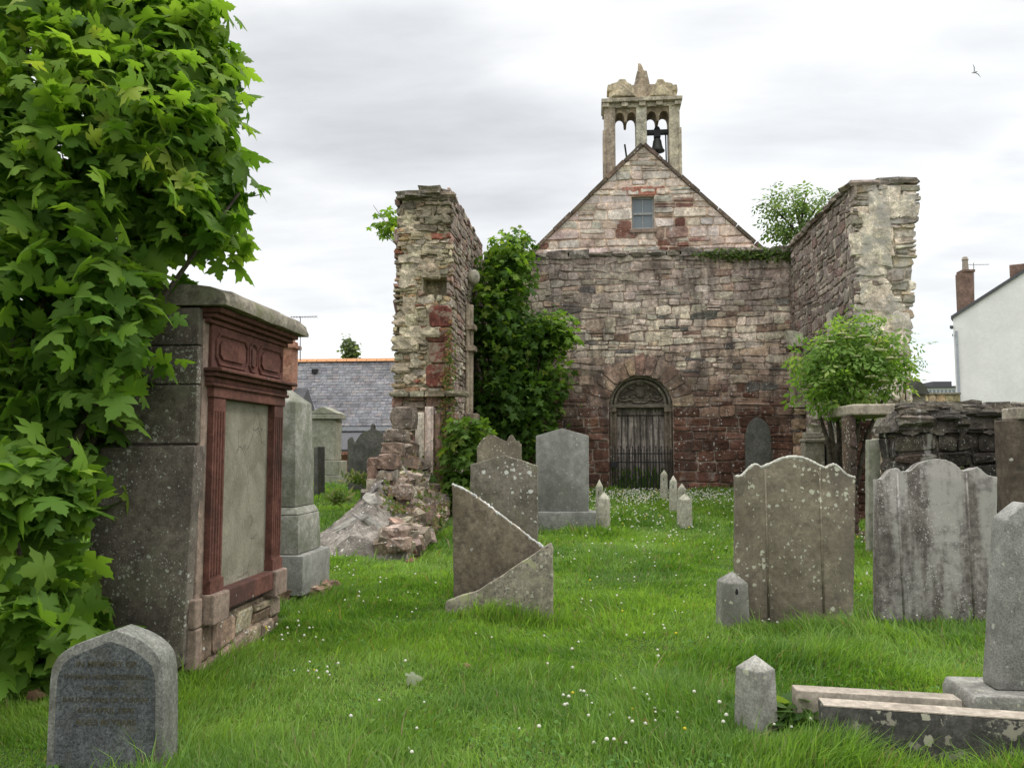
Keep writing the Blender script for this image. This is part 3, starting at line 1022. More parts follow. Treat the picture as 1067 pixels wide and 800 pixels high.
        k.prism([(u, y0 - .13, v) for u, v in tri], (0, .2, 0))
        sx_ = 635 if i == 0 else 702
        k.prism([(u, y0 - .1, v) for u, v in [Q(sx_ - 3, 101), Q(sx_ + 3, 101), Q(sx_ + 2, 94), Q(sx_ - 2, 94.5)]], (0, .5, 0))
        k.build('pediment', M['dressed'], bc, bevel=.03)
    k = MB()
    k.col = S(148, 134, 116, 1.4)
    x0_, x1_ = Q(656, 100)[0], Q(682, 100)[0]
    k.box(x0_, x1_, y0 + .05, y1 - .05, zc1 + .03, Q(668, 92)[1])
    xa, xb = Q(660, 90)[0], Q(677, 90)[0]
    k.prism([(Q(660, 91)[0], .55, Q(668, 92.5)[1]), (Q(677, 91)[0], .55, Q(668, 92.5)[1]), (Q(673.5, 77)[0], .55, Q(668, 77)[1]), (Q(663.5, 77)[0], .55, Q(668, 77)[1])], (0, .5, 0))
    k.prism([(Q(664.5, 77)[0], .68, Q(668, 77.2)[1]), (Q(672, 77)[0], .68, Q(668, 77.2)[1]), (Q(668, 67)[0], .68, Q(668, 67.5)[1]), (Q(664.8, 67)[0], .68, Q(668, 66.5)[1])], (0, .24, 0))
    k.build('finial', M['dressed'], bc, bevel=.02)
    # bell and headstock
    cx = Q(685, 150)[0]
    k = MB()
    xl, xr = Q(673.5, 138)[0], Q(696.5, 138)[0]
    zy = Q(668, 138)[1]
    k.box(xl, xr, .72, .88, zy - .06, zy + .05)
    k.box(cx - .09, cx + .09, .7, .9, zy - .16, zy - .062)
    k.lathe((cx, .8, zy + .04), [(.07, 0), (.09, .05), (.06, .11), (.01, .13)], 10)
    k.build('headstock', M['iron'], bc)
    bt, bb = Q(668, 144)[1], Q(668, 158)[1]
    hb = bt - bb
    k = MB()
    k.lathe((cx, .8, bb), [(.20, 0), (.205, .02), (.165, .07), (.135, hb * .45), (.115, hb * .78), (.08, hb * .95), (.02, hb), (.03, hb + .1)], 20)
    k.tube([(cx, .8, bb - .06), (cx, .8, bb + .1)], .03, 8)
    k.build('bell', M['bronze'], bc, 'auto')
    k = MB()
    p = Q(694, 160)
    k.tube([(p[0], .8, zy), (p[0] + .01, .8, Q(668, 175)[1])], .02, 6)
    k.build('bell_pull', M['iron'], bc)
    k = MB()
    p0, p1 = Q(651, 150), Q(653.5, 165)
    k.tube([(p0[0], .8, p0[1]), (p1[0] + .03, .8, p1[1] - .3)], .025, 6)
    k.build('iron_rod', M['iron'], bc)
    return t


church()

# ------------------------------------------------------------------ ruin side walls
def wall_left():
    """standing stump with a broken end towards us"""
    t = thing('ruined_wall', 'tall broken ruin stump with creamy mortared end and dark red quoins, shrub inside it', 'wall', (XL - .55, YLF, 0), kind='thing')
    tr = Vector((XL - .55, YLF, 0))
    r = random.Random(31)
    mb = MB()
    mb.col = S(150, 142, 118, 1.35)
    top = at(440, 199, YLF).z
    xl_top, xr_top = at(414, 210, YLF).x, XL
    xl_bot = at(407, 410, YLF).x
    zmid = at(430, 412, YLF).z
    # core following the leaning outer face
    co = [(xl_bot + .07, -.3), (xr_top - .06, -.3), (xr_top - .06, top - .12), (xl_top + .09, top - .12)]
    zc0, zc1, xc0 = at(452, 311, YLF).z, at(452, 288, YLF).z, at(440, 300, YLF).x
    mb.prism([(u, YLF + .5, v) for u, v in co], (0, YB - YLF - .12, 0))
    for pl in ([(0, 1, zc0)], [(0, -1, -zc0), (0, 1, zc1), (1, 0, xc0)], [(0, -1, -zc1)]):
        mb.prism([(u, YLF + .08, v) for u, v in clip(co, pl)], (0, .42, 0))

    def lef(v):
        return xl_bot + (xl_top - xl_bot) * max(0, min(1, (v - zmid) / (top - zmid)))

    def iv(v0, v1):
        vm = (v0 + v1) / 2
        a, b = lef(vm), xr_top
        if vm > top - .25:
            a += .12
        za, zb = at(440, 318, YLF).z, at(440, 404, YLF).z
        if zb < vm < za:
            b = at(443, 360, YLF).x
        if zc0 < vm < zc1:
            return [(a, xc0)]
        return [(a, b)]
    cream, tan, grey, redb = S(158, 147, 127, 1.35), S(140, 118, 92, 1.45), S(120, 114, 100, 1.4), S(120, 78, 62, 1.4)

    def cf(u, v, rnd):
        x = rnd.random()
        c = cream if x < .5 else tan if x < .75 else grey if x < .93 else redb
        if v > top - .8:
            c = lerp(c, S(88, 82, 70, 1.3), .7)
        return vary(c, rnd, .2, .05)
    masonry(mb, (0, YLF + .08, 0), (1, 0, 0), (0, 0, 1), (0, -1, 0), zmid, top, iv, cf, ch=(.06, .17), sl=(.10, .36), gap=.014, dep=.06, jag=.05, rnd=r,
            jit=.42, split=.3, wob=.03)

    def iv2(v0, v1):
        return [(xl_bot + .02, xr_top)]

    def cf2(u, v, rnd):
        x = rnd.random()
        return vary(S(120, 94, 84, 1.4) if x < .5 else S(110, 102, 90, 1.4), rnd, .25, .06)
    masonry(mb, (0, YLF + .08, 0), (1, 0, 0), (0, 0, 1), (0, -1, 0), 0.1, zmid, iv2, cf2, ch=(.16, .32), sl=(.25, .5), gap=.014, dep=.10, jag=.06, rnd=r, jit=.2)
    # dark red dressed quoins with a hollow above them
    zs = [at(440, y, YLF).z for y in (404, 379, 357, 341, 318)]
    for i in range(4):
        xa = at(443 + (i % 2) * 3, 360, YLF).x
        add_stone(mb, [(xa, zs[i]), (xr_top + .02, zs[i]), (xr_top + .02, zs[i + 1]), (xa, zs[i + 1])], Vector((0, YLF + .08, 0)), Vector((1, 0, 0)), Vector((0, 0, 1)),
                  Vector((0, -1, 0)), .012, .10, vary(S(106, 66, 56, 1.1), r, .15), r, .03)
    for q_ in range(20):
        zc = r.uniform(zmid + .3, top - .5)
        xc = r.uniform(lef(zc) + .15, XL - .4)
        mb.rock((xc, YLF + .08, zc), r.uniform(.08, .22), r.uniform(.05, .085), r.uniform(.08, .2), vary(cream, r, .1, .03), 0, r, 2, .22, r.uniform(-.05, .05))
    mb.v = [(p[0] - tr.x, p[1] - tr.y, p[2]) for p in mb.v]
    mb.build('broken_end', M['rubble_left'], t)
    mb = MB()
    # inner face
    def cf3(u, v, rnd):
        x = rnd.random()
        c = S(120, 108, 98, 1.4) if x < .65 else S(124, 98, 88, 1.35) if x < .85 else S(150, 142, 128, 1.45)
        return vary(c, rnd, .25, .05)
    masonry(mb, (XL - .06, YLF + .06, 0), (0, 1, 0), (0, 0, 1), (1, 0, 0), 0.1, top + .12, lambda a, b: [(0, YB - YLF)], cf3, ch=(.1, .22), sl=(.16, .45), gap=.012,
            dep=.04, rnd=r, jit=.22, split=.2)
    # outer face
    masonry(mb, (xl_bot + .08, YB, 0), (0, -1, 0), (0, 0, 1), (-1, 0, 0), 0.1, top - .1, lambda a, b: [(0, YB - YLF - .1)], cf2, ch=(.2, .34), sl=(.3, .6), gap=.014, dep=.06, rnd=r)
    # ragged wall head
    for k in range(46):
        y = YLF + .1 + (YB - YLF) * r.random() ** 1.3
        mb.rock((r.uniform(xl_top + .25, xr_top - .2), y, top - .03 + r.uniform(-.06, .09)), r.uniform(.12, .28), r.uniform(.12, .3), r.uniform(.04, .09),
                vary(S(98, 90, 78, 1.4), r, .25), r.uniform(-.3, .3), r, 1, .14)
    mb.v = [(p[0] - tr.x, p[1] - tr.y, p[2]) for p in mb.v]
    mb.build('stonework', M['rubble_inner'], t)
    # ledge course where the end steps out
    k = MB()
    u = at(408, 412, YLF).x
    while u < XL - .05:
        L = r.uniform(.25, .45)
        k.rock((u + L / 2 - tr.x, -.06, zmid + .02), L / 2, .2, .055, vary(S(112, 104, 88, 1.4), r, .2), 0, r, 1, .08)
        u += L
    k.build('ledge_course', M['rubble'], t)
    # moulded jamb of the lost opening, standing on the broken end
    for (pa, pb, ya, yb, c, dy) in ((436, 444, 430, 520, S(172, 164, 150, 1.7), -.18), (445, 453, 424, 526, S(176, 162, 152, 1.75), -.12), (454.5, 462, 428, 535, S(120, 100, 88, 1.4), -.06)):
        k = MB()
        a, b = at(pa, ya, YLF), at(pb, yb, YLF)
        k.col = c
        k.box(a.x - tr.x, b.x - tr.x, dy - .1, .05, b.z, a.z)
        k.tube([((a.x + b.x) / 2 - tr.x, dy - .1, b.z + .02), ((a.x + b.x) / 2 - tr.x, dy - .1, a.z - .03)], (b.x - a.x) * .32, 8)
        k.build('moulded_jamb', M['dressed'], t, bevel=.012)
    # corbelled shafts and a stone boss on the inner face
    def shaft(yc, za, zb, n):
        k = MB()
        k.col = S(140, 128, 112, 1.45)
        k.tube([(XL + .06 - tr.x, yc - tr.y, za), (XL + .06 - tr.x, yc - tr.y, zb)], .075, 10)
        k.tube([(XL + .02 - tr.x, yc - .16 - tr.y, za), (XL + .02 - tr.x, yc - .16 - tr.y, zb)], .05, 8)
        for z in n:
            k.box(XL - .02 - tr.x, XL + .2 - tr.x, yc - .24 - tr.y, yc + .14 - tr.y, z - .06, z + .06)
        k.box(XL - .02 - tr.x, XL + .26 - tr.x, yc - .28 - tr.y, yc + .18 - tr.y, za - .18, za + .02)
        k.build('carved_shaft', M['dressed'], t, bevel=.012)
    yc = onx(490, 370, XL + .06).y
    zf = lambda y: at(490, y, yc).z
    shaft(yc, zf(432), zf(318), (zf(364), zf(342)))
    k = MB()
    k.lathe((XL + .1 - tr.x, yc + .2 - tr.y, zf(287)), [(.15 * math.sin(a) + .002, -.18 * math.cos(a)) for a in np.linspace(0, math.pi, 11)], 16, S(150, 146, 132, 1.5))
    k.build('stone_boss', M['dressed'], t, True)


wall_left()


def wall_right():
    t = thing('ruined_wall', 'tall ruin wall with smeared grey mortar on its broken end, elder bush before it', 'wall', (XR + .7, YRF, 0), kind='thing')
    tr = Vector((XR + .7, YRF, 0))
    r = random.Random(41)
    mb = MB()
    mb.col = S(168, 158, 144, 1.4)
    top = at(920, 188, YRF).z
    xr_top, xr_mid = at(960.5, 200, YRF).x, at(950, 362, YRF).x
    zl = at(935, 362, YRF).z
    zlow = at(935, 405, YRF).z
    xr_low = at(945, 405, YRF).x
    co = [(XR + .05, -.3), (xr_low - .05, -.3), (xr_low - .05, zlow), (xr_mid - .06, zl), (xr_top - .07, top - .1), (XR + .05, top - .1)]
    mb.prism([(u, YRF + .06, v) for u, v in co], (0, YB - YRF + .3, 0))

    def rig(v):
        if v < zl:
            return xr_low + (xr_mid - xr_low) * max(0, (v - zlow) / (zl - zlow))
        return xr_mid + (xr_top - xr_mid) * (v - zl) / (top - zl)

    def iv(v0, v1):
        return [(XR, rig((v0 + v1) / 2))]
    pale, tan, rust, grey = S(176, 166, 150, 1.5), S(156, 140, 118, 1.45), S(140, 88, 64, 1.4), S(128, 120, 108, 1.4)

    def cf(u, v, rnd):
        x = rnd.random()
        c = pale if x < .55 else tan if x < .75 else grey
        if u > XR + 1.0 and CAMH + 1.2 < v < CAMH + 2.6 and rnd.random() < .65:
            c = rust
        if v > top - .5:
            c = lerp(c, S(92, 82, 70, 1.3), .65)
        return vary(c, rnd, .16, .05)
    masonry(mb, (0, YRF + .06, 0), (1, 0, 0), (0, 0, 1), (0, -1, 0), 0.2, top, iv, cf, ch=(.08, .22), sl=(.18, .6), gap=.012, dep=.055, jag=.035, rnd=r, jit=.3, split=.25)
    for q_ in range(26):
        zc = r.uniform(zlow, top - .4)
        xc = r.uniform(XR + .12, rig(zc) - .2)
        mb.rock((xc, YRF + .055, zc), r.uniform(.1, .28), r.uniform(.05, .085), r.uniform(.12, .34), vary(pale, r, .08, .02), 0, r, 2, .2, r.uniform(-.05, .05))
    mb.v = [(p[0] - tr.x, p[1] - tr.y, p[2]) for p in mb.v]
    mb.build('broken_end', M['rubble_right'], t)
    mb = MB()
    dark, redd, lich = S(108, 99, 91, 1.4), S(108, 92, 84, 1.4), S(134, 126, 116, 1.45)

    def cf3(u, v, rnd):
        x = rnd.random()
        c = dark if x < .55 else redd if x < .82 else lich
        return vary(c, rnd, .25, .05)
    h1 = onx(862, 338, XR)
    h2 = onx(864, 440, XR)

    def iv3(v0, v1):
        vm = (v0 + v1) / 2
        L = YB - YRF
        for h in (h1, h2):
            if abs(vm - h.z) < .25:
                c = YB - h.y
                return [(0, c - .22), (c + .22, L)]
        return [(0, L)]
    masonry(mb, (XR + .05, YB, 0), (0, -1, 0), (0, 0, 1), (-1, 0, 0), 0.2, top, iv3, cf3, ch=(.12, .26), sl=(.16, .42), gap=.014, dep=.035, rnd=r, jit=.3, split=.2)
    masonry(mb, (xr_mid - .05, YRF + .1, 0), (0, 1, 0), (0, 0, 1), (1, 0, 0), 0.2, top - .2, lambda a, b: [(0, YB - YRF)], cf, ch=(.2, .34), sl=(.3, .6), gap=.014, dep=.07, rnd=r)
    u = 0
    while u < YB - YRF:
        L = r.uniform(.3, .6)
        for xx in (XR + .35, xr_top - .42):
            mb.rock((xx, YRF + u + L / 2, top + r.uniform(-.03, .02)), .40, L / 2, r.uniform(.05, .08), vary(S(112, 104, 92, 1.4), r, .2), 0, r, 1, .07)
        u += L
    mb.v = [(p[0] - tr.x, p[1] - tr.y, p[2]) for p in mb.v]
    mb.build('stonework', M['rubble_inner'], t)
    # dark plates painting the shade of put-log hollows
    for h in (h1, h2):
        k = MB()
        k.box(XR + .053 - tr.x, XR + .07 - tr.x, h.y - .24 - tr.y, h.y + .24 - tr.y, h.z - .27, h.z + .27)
        k.build('hollow_shade', M['shade_paint'], t)
    # carved bracket and pilaster near the corner
    yc = 20.4
    zf = lambda y: at(814, y, yc).z
    k = MB()
    k.col = S(150, 146, 132, 1.5)
    xc = XR - .14 - tr.x
    k.prism([(xc - .22, yc - .22 - tr.y, zf(345)), (xc + .2, yc - .22 - tr.y, zf(348)), (xc + .2, yc - .22 - tr.y, zf(362)), (xc - .1, yc - .22 - tr.y, zf(362))], (0, .4, 0))
    k.col = S(78, 64, 54, 1.3)
    k.box(xc - .16, xc + .2, yc - .2 - tr.y, yc + .2 - tr.y, zf(366), zf(362))
    k.build('carved_bracket', M['dressed'], t, recalc=True)
    k = MB()
    k.col = S(140, 132, 112, 1.4)
    for dx in (-.1, .04):
        k.box(xc + dx - .035, xc + dx + .035, yc - .2 - tr.y, yc - .06 - tr.y, zf(420), zf(368))
    k.box(xc - .12, xc + .2, yc - .13 - tr.y, yc + .1 - tr.y, zf(420), zf(368))
    k.box(xc - .2, xc + .2, yc - .24 - tr.y, yc + .16 - tr.y, zf(425), zf(420))
    k.build('carved_shaft', M['dressed'], t, bevel=.01)
    k = MB()
    for z0, z1, w in ((432, 426, .13), (447, 437, .17), (462, 450, .12), (495, 464, .15)):
        k.rock((xc + .05, yc - .08 - tr.y, zf((z0 + z1) / 2)), w, .14, (zf(z1) - zf(z0)) / 2, vary(S(136, 118, 96, 1.4), r, .15), 0, r, 2, .12)
    k.build('broken_shaft', M['dressed'], t)


wall_right()


# ------------------------------------------------------------------ collapsed wall stub
def rubble_stub():
    base = Vector((-3.2, 12.5, 0))
    t = thing('collapsed_wall', 'slumped stub of wall covered with stone slabs below the tall broken stump', 'wall', base, kind='thing')
    r = random.Random(51)

    def redge(y):
        return -2.28 + (-2.92 + 2.28) * (y - 10.1) / (16.3 - 10.1)

    def ledge(y):
        return -3.75 - .12 * (y - 10.1)

    def htop(x, y):
        s = (y - 10.1) / 6.2
        q = max(0, min(1, (x - ledge(y)) / (redge(y) - ledge(y))))
        p = .22 + .78 * (q / .48) ** 1.2 if q < .48 else 1 - .8 * ((q - .48) / .52) ** .7
        return .14 + (.16 + 1.55 * s ** .9) * p

    def hnorm(x, y):
        e = .06
        return Vector((htop(x - e, y) - htop(x + e, y), htop(x, y - e) - htop(x, y + e), 2 * e)).normalized()
    mb = MB()
    nx, ny = 22, 44
    vs, fs = [], []
    for j in range(ny + 1):
        y = 10.1 + 6.2 * j / ny
        for i in range(nx + 1):
            q = i / nx
            x = ledge(y) + (redge(y) - ledge(y)) * q
            z = htop(x, y) + .07 * math.sin(5 * x + 3 * y) * math.sin(4 * y - 2 * x) + r.uniform(-.03, .03)
            if i in (0, nx) or j == 0:
                z = -.1
                if j == 0:
                    y -= .05
            elif i in (1, nx - 1):
                z -= .05
            elif j == 1:
                z -= .12
            vs.append((x - base.x, y - base.y, z))
            if j == 0:
                y += .05
    for j in range(ny):
        for i in range(nx):
            a = j * (nx + 1) + i
            fs.append((a, a + 1, a + nx + 2, a + nx + 1))
    mb.add(vs, fs, S(122, 116, 108, 1.05))
    # coursed side towards the lawn
    d = Vector((redge(16.3) - redge(10.1), 6.2, 0))
    L = d.length
    U = d.normalized()
    Nn = Vector((U.y, -U.x, 0))

    def cf(u, v, rnd):
        x = rnd.random()
        return vary(S(126, 108, 96, 1.35) if x < .6 else S(112, 78, 64, 1.35) if x < .8 else S(140, 132, 116, 1.35), rnd, .25, .05)
    masonry(mb, Vector((redge(10.1) - base.x, 10.1 - base.y, 0)), U, (0, 0, 1), Nn, 0.0, 2.1,
            lambda a, b: [(max(0, ((a + b) / 2 - .18) / .41 * 6.2), L)] if (a + b) / 2 < .58 else [], cf, ch=(.10, .2), sl=(.2, .5), gap=.014, dep=.09, rnd=r, jit=.25)
    mb.build('rubble_core', M['rubble'], t)
    # overlapping flat slabs on the slope
    sb = MB()
    for k in range(75):
        y = r.uniform(11.0, 15.4)
        q = r.uniform(.05, .42 if y > 12 else .7)
        x = ledge(y) + (redge(y) - ledge(y)) * q
        w, dpt = r.uniform(.08, .30), r.uniform(.10, .34)
        z = htop(x, y)
        nv = (hnorm(x, y) + Vector((r.uniform(-.06, .06), r.uniform(-.06, .06), 0))).normalized()
        m = Matrix.Translation((x - base.x, y - base.y, z - .008)) @ nv.to_track_quat('Z', 'Y').to_matrix().to_4x4() @ Matrix.Rotation(r.uniform(0, 6.28), 4, 'Z')
        c = vary(S(122, 118, 112, 1.0) if r.random() < .8 else S(128, 112, 102, 1.0), r, .15, .03)
        n = 7
        po = []
        for i in range(n):
            a = 2 * math.pi * i / n + r.uniform(-.25, .25)
            po.append(Vector((w * math.cos(a) * r.uniform(.8, 1.15), dpt * math.sin(a) * r.uniform(.8, 1.15), 0)))
        h = r.uniform(.012, .035)
        sb.add([m @ p for p in po] + [m @ (p * .9 + Vector((0, 0, h))) for p in po],
               [tuple(range(n))[::-1], tuple(range(n, 2 * n))] + [(i, (i + 1) % n, n + (i + 1) % n, n + i) for i in range(n)], c)
    sb.build('cover_slabs', M['rubble_stub'], t)
    ub = MB()
    for k in range(150):
        y = 10.4 + 5.7 * r.random() ** .8
        q = r.uniform(.36, .97) if y > 12.6 else r.uniform(.74, .98)
        x = ledge(y) + (redge(y) - ledge(y)) * q
        z = htop(x, y)
        sx = r.uniform(.07, .2)
        c = vary(S(118, 108, 96, 1.2) if r.random() < .7 else S(118, 102, 88, 1.2) if r.random() < .7 else S(146, 138, 122, 1.25), r, .28, .05)
        m_ = MB()
        m_.box(-sx, sx, -sx * r.uniform(.6, 1), sx * r.uniform(.6, 1), -sx * .5, sx * r.uniform(.35, .75))
        rot = Matrix.Translation((x - base.x, y - base.y, z + r.uniform(-.03, .05))) @ Euler((r.uniform(-.35, .35), r.uniform(-.35, .35), r.uniform(0, 3))).to_matrix().to_4x4()
        ub.add([rot @ (Vector(p) * r.uniform(.88, 1.1)) for p in m_.v], m_.f, c)
    ub.build('tumbled_stones', M['rubble'], t)
    # standing blocks on the crest
    for (pa, pb, ya, yb, Y, c) in ((384, 395, 478, 500, 13.2, S(118, 96, 84, 1.15)), (396, 415, 474, 488, 13.2, S(122, 102, 90, 1.15)), (385, 396, 500, 523, 13.1, S(138, 130, 116, 1.4)),
                                   (398, 414, 490, 522, 13.2, S(118, 112, 102, 1.4)), (399, 420, 462, 474, 13.8, S(116, 100, 88, 1.2)), (402, 424, 448, 462, 14.4, S(114, 103, 92, 1.2)),
                                   (410, 432, 425, 447, 15.4, S(108, 98, 88, 1.2)), (415, 430, 505, 520, 12.6, S(130, 116, 104, 1.3)), (404, 424, 548, 562, 10.6, S(138, 122, 112, 1.3)),
                                   (408, 426, 560, 574, 10.4, S(126, 108, 96, 1.3)), (430, 446, 530, 548, 13.2, S(120, 108, 94, 1.3)), (422, 440, 545, 565, 12.0, S(112, 100, 88, 1.3)), (436, 452, 512, 530, 14.6, S(126, 112, 98, 1.3))):
        a, b = at(pa, ya, Y), at(pb, yb, Y)
        k = MB()
        k.rock(((a.x + b.x) / 2 - base.x, Y - base.y, (a.z + b.z) / 2), (b.x - a.x) * .52, .2, (a.z - b.z) * .53, c, r.uniform(-.15, .15), r, 3, .08)
        k.build('loose_block', M['rubble'], t)


rubble_stub()


# ------------------------------------------------------------------ gravestones
def outline_slab(pts, th, wear=0.0, rnd=None, step=0.05):
    """closed (x, z) outline, resampled and slightly worn, as an MB prism centred on y = 0"""
    rnd = rnd or rng
    out = []
    n = len(pts)
    for i in range(n):
        a, b = pts[i], pts[(i + 1) % n]
        L = math.hypot(b[0] - a[0], b[1] - a[1])
        k = max(1, int(L / step)) if wear else 1
        for j in range(k):
            t = j / k
            w = wear if j else wear * .4
            out.append((a[0] + (b[0] - a[0]) * t + rnd.uniform(-w, w), a[1] + (b[1] - a[1]) * t + rnd.uniform(-w, w)))
    mb = MB()
    mb.prism([(u, -th / 2, v) for u, v in out], (0, th, 0))
    return mb


def smooth_curve(ctrl, n=6):
    """Catmull-Rom through the control points"""
    out = []
    for i in range(len(ctrl) - 1):
        p0, p1, p2, p3 = ctrl[max(0, i - 1)], ctrl[i], ctrl[i + 1], ctrl[min(len(ctrl) - 1, i + 2)]
        for k in range(n):
            t = k / n
            out.append(tuple(.5 * (2 * p1[j] + (p2[j] - p0[j]) * t + (2 * p0[j] - 5 * p1[j] + 4 * p2[j] - p3[j]) * t * t + (3 * p1[j] - p0[j] - 3 * p2[j] + p3[j]) * t ** 3) for j in (0, 1)))
    out.append(ctrl[-1])
    return out


def px_outline(pts, Y):
    return [(at(x, y, Y).x, at(x, y, Y).z) for x, y in pts]


def gravestone(name, pix, basey, th, mat, label, rz=0.0, wear=0.004, bevel=.012, lean=0.0, group=None, sink=.12, seed=1, cat='gravestone', Y=None):
    """outline given by its photographed corners, set at the depth of its foot"""
    xs = [p[0] for p in pix]
    g = ong((min(xs) + max(xs)) / 2, basey)
    Y = Y or g.y
    o2 = px_outline(pix, Y)
    cx = (min(p[0] for p in o2) + max(p[0] for p in o2)) / 2
    zb = at((min(xs) + max(xs)) / 2, basey, Y).z
    loc = [(u - cx, v - zb) for u, v in o2]
    lo = min(v for _, v in loc)
    loc = [(u, v - sink if v < lo + .03 else v) for u, v in loc]
    mb = outline_slab(loc, th, wear, random.Random(seed))
    o = mb.build(name, mat, None, 'auto', bevel=bevel)
    o.location = (cx, Y + th / 2, zb)
    o.rotation_euler = (lean, 0, rz)
    return tag(o, label, cat, group), (cx, Y, zb, loc)


# big scroll-topped stone
top = smooth_curve([(767, 496), (774, 495), (782, 487), (788, 483.5), (793, 486)]) + smooth_curve([(794.5, 486.5), (803, 483), (815, 477.5), (828, 475.5), (841, 478), (852, 483.5), (860, 487.5)]) + \
    smooth_curve([(862, 486.5), (868.5, 483.5), (874, 486.5), (882, 494), (891, 497)])
big, bi = gravestone('gravestone', [(767, 655)] + top + [(888, 655)], 655, .13, M['sand_brown'],
                     'broad scroll-topped brown gravestone speckled with pale lichen behind the small holed post', wear=.0025, bevel=.01, rz=R(-3))


def ribs(stone, info, xs, z1, mat, r=.014, th=.13):
    for x in xs:
        k = MB()
        k.tube([(x, -th / 2, .02), (x, -th / 2, z1)], r, 8)
        k.build('carved_rib', mat, stone, True)


hwb = (bi[3][0][0])
ribs(big, bi, (hwb + .27, -hwb - .28), 1.30, M['sand_brown'], .009)
# pale rim along the scrolled top: light painted onto the edge
def rim(stone, info, px_top, th, mat, r=.016, name='light_rim', rough=0.0):
    cx, Y, zb, _ = info
    pts = [(p[0] - cx, -th / 2 + .012, p[1] - zb - .006) for p in px_outline(px_top, Y)]
    k = MB()
    rr = random.Random(len(px_top))
    if rough:
        fine = []
        for a, b in zip(pts[:-1], pts[1:]):
            m_ = max(2, int(math.hypot(b[0] - a[0], b[2] - a[2]) / .018))
            fine += [(a[0] + (b[0] - a[0]) * q / m_, a[1] + rr.uniform(-.006, .022), a[2] + (b[2] - a[2]) * q / m_ + rr.uniform(-rough, rough)) for q in range(m_)]
        pts = fine + [pts[-1]]
        k.tube(pts, [r * rr.uniform(.35, 1.15) for _ in pts], 6)
    else:
        k.tube(pts, [r * rr.uniform(.75, 1.15) for _ in pts], 6)
    k.build(name, mat, stone, True)


M['rim_pale'] = stone_mat('pale rim of painted light', (0.36, 0.35, 0.29), (0.50, 0.49, 0.42), grain=70, bump=0.5, bdist=0.005)  # pale colour standing in for light on the top edge
rim(big, bi, top, .13, M['rim_pale'])

top2 = smooth_curve([(915, 499.5), (921, 499), (928, 491), (935, 488), (940, 492)]) + smooth_curve([(942, 491.5), (950, 490.5), (961, 482.5), (978, 479), (994, 482), (1004, 490)]) + \
    smooth_curve([(1007, 491), (1014, 489.5), (1022, 487.5), (1028, 492), (1034, 496), (1043, 497.5)])
wst, wi = gravestone('gravestone', [(913, 652)] + top2 + [(1037, 654)], 652, .12, M['white_streak'],
                     'broad scroll-topped gravestone streaked white and sooty before the dark enclosure wall', wear=.0025, bevel=.01, rz=R(3), seed=2, lean=R(-1.5))
ribs(wst, wi, (wi[3][0][0] + .22, -wi[3][0][0] - .26), 1.28, M['white_streak'], .009, .12)
rim(wst, wi, top2, .12, M['dressed'] if False else M['grey_post'], .012)  # grey tube painting the same light along this top edge

# pointed lichen-dotted stone and its neighbours at the shrub
gravestone('gravestone', [(490, 592), (490, 484), (525, 474), (560, 485), (560, 592)], 585, .12, M['sand_lichen'],
           'brown gravestone with low pointed top and white lichen dots behind the broken slab', wear=.003, rz=R(2), seed=3)
topw = smooth_curve([(497, 466), (502, 458), (508, 454), (514, 453), (521, 457), (527, 459.5)]) + smooth_curve([(528, 459), (530, 455), (533, 453), (536, 457), (538, 459.5), (540, 459), (541, 461), (543, 463)])
gravestone('gravestone', [(497, 570)] + topw + [(543, 570)], 560, .12, M['sand_brown'],
           'small worn gravestone with broken scroll top peeping over the lichen-dotted one', wear=.004, seed=4, rz=R(3))
# tall grey granite stone on a base block
g0 = ong(588, 556)
tgs = thing('gravestone', 'tall grey granite gravestone with shallow pointed top on a stone base block', 'gravestone', (at(588, 556, g0.y).x, g0.y + .15, g0.z))


def rel_outline(pix, Y, c):
    return [(u - c[0], v - c[2]) for u, v in px_outline(pix, Y)]


c0 = tgs.location
k = outline_slab(rel_outline([(558, 533), (558, 454), (585.5, 446), (613.5, 454), (613.5, 533)], g0.y, c0), .16, .001)
k.build('headstone_slab', M['granite'], tgs, 'auto', bevel=.012)
k = outline_slab(rel_outline([(559, 575), (559, 533.5), (621, 533.5), (621, 575)], g0.y - .1, c0), .42, .003)
k.build('base_block', M['granite'], tgs, 'auto', bevel=.015)

# broken slab in two standing pieces
bs1, b1 = gravestone('broken_slab', [(473, 648), (471, 504), (488, 512), (508, 526), (530, 543), (552, 560), (566, 570), (575, 574), (576, 648)], 640, .11, M['broken_back'],
                     'rear half of the snapped gravestone with slanting pale fracture falling to its lower piece', wear=.004, seed=6, group=None, Y=7.72)
rim(bs1, b1, [(471, 504), (488, 512), (508, 526), (530, 543), (552, 560), (566, 570)], .11, M['break_edge'], .019, 'fracture_edge', .006)
bs2, b2 = gravestone('broken_slab', [(464, 652), (464, 627), (480, 621), (497, 616), (518, 603), (537, 590), (556, 578), (566, 571), (573.5, 566), (575.5, 572), (576, 652)], 642, .13,
                     M['broken_front'], 'low wedge piece of the snapped gravestone covered in yellow lichen', wear=.004, seed=7, Y=7.45, lean=R(-2))

# dark round-headed stone against the cross wall
gravestone('gravestone', [(777, 500)] + smooth_curve([(777, 455), (780, 443), (785, 437), (790, 434.5), (795, 437), (801, 443), (804, 455)]) + [(804.5, 500)], 490, .1, M['dark_slab'],
           'dark slate gravestone with rounded arch top leaning at the cross wall', wear=.001, seed=8, Y=20.9, lean=R(-3))


